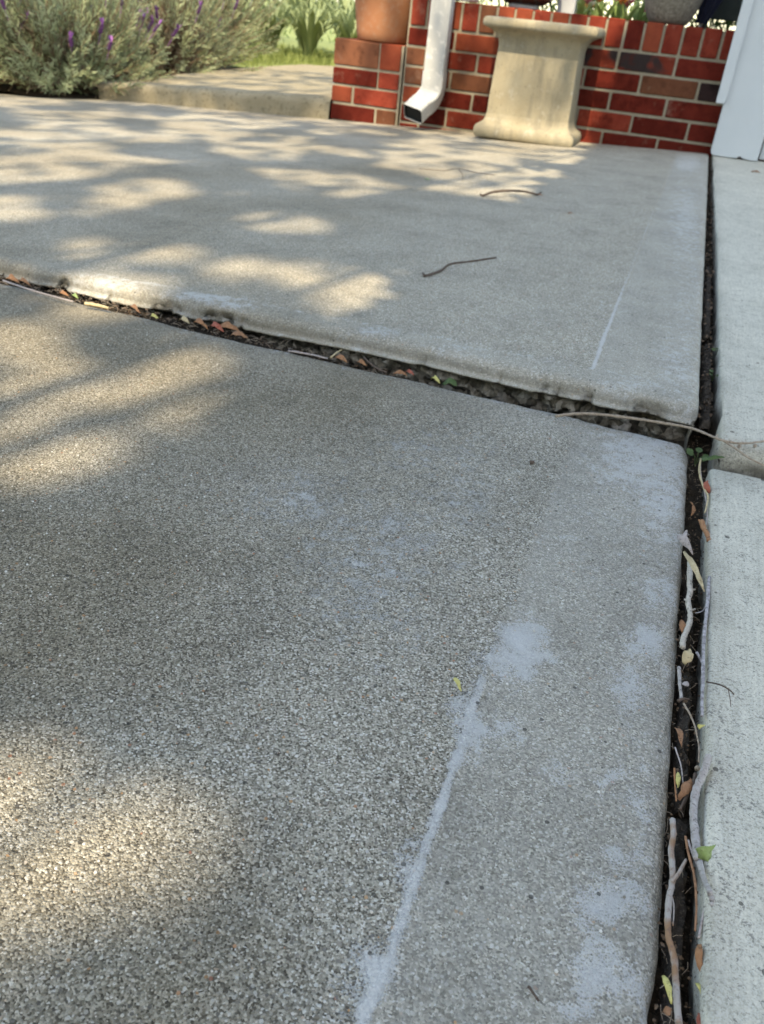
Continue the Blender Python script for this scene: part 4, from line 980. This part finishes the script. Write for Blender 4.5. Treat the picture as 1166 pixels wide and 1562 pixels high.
r = random.Random(33); b = MB()
for i in range(5200):
    if r.random() < .75: x = r.uniform(-.62, -.13); y = r.uniform(.13, .62)
    else: x = r.uniform(-.95, -.02); y = r.uniform(.13, .92)
    sz = .00035 + .00075*r.random()**2.5
    b.lathe([(.55*sz, -.3*sz), (sz, .1*sz), (.75*sz, .65*sz), (.15*sz, .85*sz)], (x, y, znear(x, y) + .0012*fbm((x*9, y*9, 0), 3) + .1*sz), 5)
def sandmat():
    t = NT('sand_grain'); geo = t.n('ShaderNodeNewGeometry')
    return t.out(t.ramp(geo.outputs['Random Per Island'], [(0, (.16, .14, .11)), (.35, (.30, .27, .22)), (.65, (.45, .42, .36)), (.88, (.66, .64, .60)), (.95, (.40, .24, .12)), (1, (.34, .17, .11))]), .6, None, .4)
tag(b.obj('sand_grains', sandmat()), 'exposed sand grains standing proud of the worn sunken slab', 'sand', kind='stuff')
# litter in the cross joint
LX = [((12, 426), (30, 432), 9, 'dry_orange', 'broad orange leaf lying over the start of the long straw'), ((30, 430), (48, 436), 6, 'dry_orange', 'narrow orange leaf next to the broad one on the long straw'), ((92, 448), (106, 452), 6, 'dry_orange', 'small orange leaf beside the little green leaf in the cross joint'),
      ((112, 452), (120, 456), 6, 'leaf_green', 'little green leaf between the long straw and the short pale straw'), ((200, 470), (214, 478), 7, 'dry_brown', 'brown leaf past the short pale straw in the cross joint'), ((230, 483), (242, 486), 6, 'leaf_yellow', 'pale yellow leaf between brown and tan leaves in the cross joint'),
      ((275, 488), (290, 494), 7, 'dry_tan', 'tan leaf at the start of the heap of orange leaves'), ((296, 493), (318, 502), 8, 'dry_orange', 'orange leaf between the tan leaf and the red leaf in the heap'), ((322, 498), (342, 506), 9, 'dry_red', 'dull red leaf in the heap of orange leaves'),
      ((334, 500), (366, 506), 11, 'dry_orange', 'largest rolled orange leaf in the heap beside the red leaf'), ((352, 512), (378, 516), 8, 'dry_brown', 'dark brown leaf under the largest rolled orange leaf'), ((512, 546), (530, 553), 9, 'dry_orange', 'folded orange leaf by the tiny upright straw'),
      ((546, 552), (560, 558), 7, 'dry_orange', 'small orange leaf against the dark slanting straw'), ((600, 570), (622, 573), 7, 'dry_orange', 'flat orange leaf beside a small red scrap in the cross joint'), ((618, 568), (632, 572), 6, 'dry_red', 'small red scrap next to the flat orange leaf'),
      ((658, 578), (671, 584), 7, 'leaf_yellow', 'pale yellow leaf beside the dark green leaf under the raised edge'), ((676, 585), (698, 588), 12, 'weed', 'dark green leaf sunk under the raised slab edge')]
for i, (a, c_, w, mt, lab) in enumerate(LX):
    leafpx('dry_leaf' if mt not in ('leaf_green', 'weed') else 'fresh_leaf', a, c_, w, mt, lab, -.037, -.035, group='leaves in the cross joint', curl=.25, up=(random.uniform(-.4, .4), -.6, 1))
twig('dry_stalk', [(5, 428), (40, 440), (85, 453), (112, 460)], -.031, 1.6, 'dry_mauve', 'long dry straw lying along the cross joint far from the apron', 'stalk')
twig('dry_stalk', [(130, 463), (150, 466), (166, 470)], -.031, 2.6, 'dry_tan', 'short pale straw at the end of the long straw', 'stalk')
twig('dry_stalk', [(440, 535), (470, 540), (500, 547)], -.033, 1.6, 'dry_mauve', 'grey straw in the deepest part of the cross joint', 'stalk')
twig('dry_stalk', [(555, 545), (572, 560), (590, 568)], -.033, 1.4, 'twig_dark', 'dark straw slanting into the cross joint', 'stalk')
twig('dry_stalk', [(505, 545), (515, 537), (521, 534)], -.031, 1.4, 'dry_tan', 'tiny upright straw by the orange leaf in the cross joint', 'stalk')

# broken fibre boards in the long joint
def filler(y0, y1, x0, x1, z, lab):
    V = []; n = max(4, int((y1-y0)/.004)); k = 6
    for i in range(n+1):
        y = y0+(y1-y0)*i/n; e = .0014*fbm((y*90, 0, y0), 3)
        for j in range(k):
            t = j/(k-1); zz = z - (.012 if j in (0, k-1) else 0) + .0042*fbm((t*4, y*120, 3), 4) - (.008 if i in (0, n) else 0)
            V.append((x0+(x1-x0)*t+e, y+.002*mn.noise(Vector((t*5, i, 2))), zz))
    o = mesh_obj('joint_filler', V, [(i*k+j, i*k+j+1, (i+1)*k+j+1, (i+1)*k+j) for i in range(n) for j in range(k-1)], M['filler'], None, True)
    return tag(o, lab, 'joint filler', 'broken fibre boards in the long joint')
filler(.25, .39, .003, .0125, -.043, 'charcoal fibre board strip in the joint beside the lemon yellow leaf')
filler(.40, .53, .004, .0125, -.044, 'charcoal fibre board strip in the joint under the mottled twig')
filler(.54, .66, .004, .012, -.043, 'charcoal fibre board piece in the joint under the orange catkin')
filler(.955, 1.26, .005, .0175, -.016, 'dark brown fibre board strip between the raised slab and apron nearest the crossing')
filler(1.30, 1.75, .004, .015, -.014, 'dark brown fibre board strip in the joint past the black hole')

# crumbs and fibres
r = random.Random(21); b = MB(); b2 = MB(); b3 = MB()
for i in range(2600):
    y = .12+3.3*r.random()**2.0; x = r.uniform(-.002, .018); z = -.044+.016*smooth(.9, 1.2, y)+r.uniform(-.004, .006)
    s = r.uniform(.0005, .0016); a = r.uniform(0, 6.28)
    t_ = Vector((math.cos(a), math.sin(a)*1.2, r.uniform(-.4, .6)))
    q = r.random()
    if q < .5: (b if q < .3 else b2).leaf(Vector((x, y, z)), Vector((x, y, z))+t_*s*2.2, s*1.5, seg=2, curl=r.uniform(-.2, .3), up=(r.gauss(0, .5), r.gauss(0, .5), 1))
    elif q < .68: b3.tube([Vector((x, y, z)), Vector((x, y, z))+t_*s*2+Vector((r.gauss(0, .0006), 0, .0007)), Vector((x, y, z))+t_*s*r.uniform(3, 6)], .00016, 4, False)
    else:
        m_ = b if r.random() < .5 else b2; m_.lathe([(.1*s, 0), (.6*s, .3*s), (.5*s, .8*s), (.1*s, s)], (x, y, z), 5)
for i in range(560):
    y = .96+2.4*r.random()**1.3; x = r.uniform(.001, .017); z = -.012+r.uniform(-.006, .004); s = r.uniform(.0012, .0038); a = r.uniform(0, 6.28)
    t_ = Vector((math.cos(a)*.5, math.sin(a)*1.4, r.uniform(-.2, .5)))
    (b if r.random() < .35 else b2).leaf(Vector((x, y, z)), Vector((x, y, z))+t_*s*2.2, s*1.3, seg=2, curl=r.uniform(-.2, .3), up=(r.gauss(0, .5), r.gauss(0, .5), 1))
for i in range(1500):
    x = -1.15*r.random(); y = backedge(x)+r.uniform(-.012, .006); z = -.060+.018*smooth(.2, .5, -x)+r.uniform(-.004, .008); s = r.uniform(.0008, .003); a = r.uniform(0, 6.28); t_ = Vector((math.cos(a), math.sin(a), r.uniform(-.3, .5)))
    q = r.random()
    if q < .6: (b if q < .3 else b2).leaf(Vector((x, y, z)), Vector((x, y, z))+t_*s*2.4, s*1.5, seg=2, curl=r.uniform(-.2, .3), up=(r.gauss(0, .5), r.gauss(0, .5), 1))
    else: b3.tube([Vector((x, y, z)), Vector((x, y, z))+t_*s*2+Vector((0, 0, .001)), Vector((x, y, z))+t_*s*4], .0003, 4, False)
tag(b.obj('leaf_crumbs', M['crumb']), 'brown leaf crumbs scattered in the joints', 'litter', kind='stuff')
tag(b2.obj('soil_crumbs', M['gap_soil']), 'dark soil crumbs scattered in the joints', 'litter', kind='stuff')
tag(b3.obj('fine_fibres', M['twig_brown']), 'fine tan plant fibres scattered in the joints', 'litter', kind='stuff')
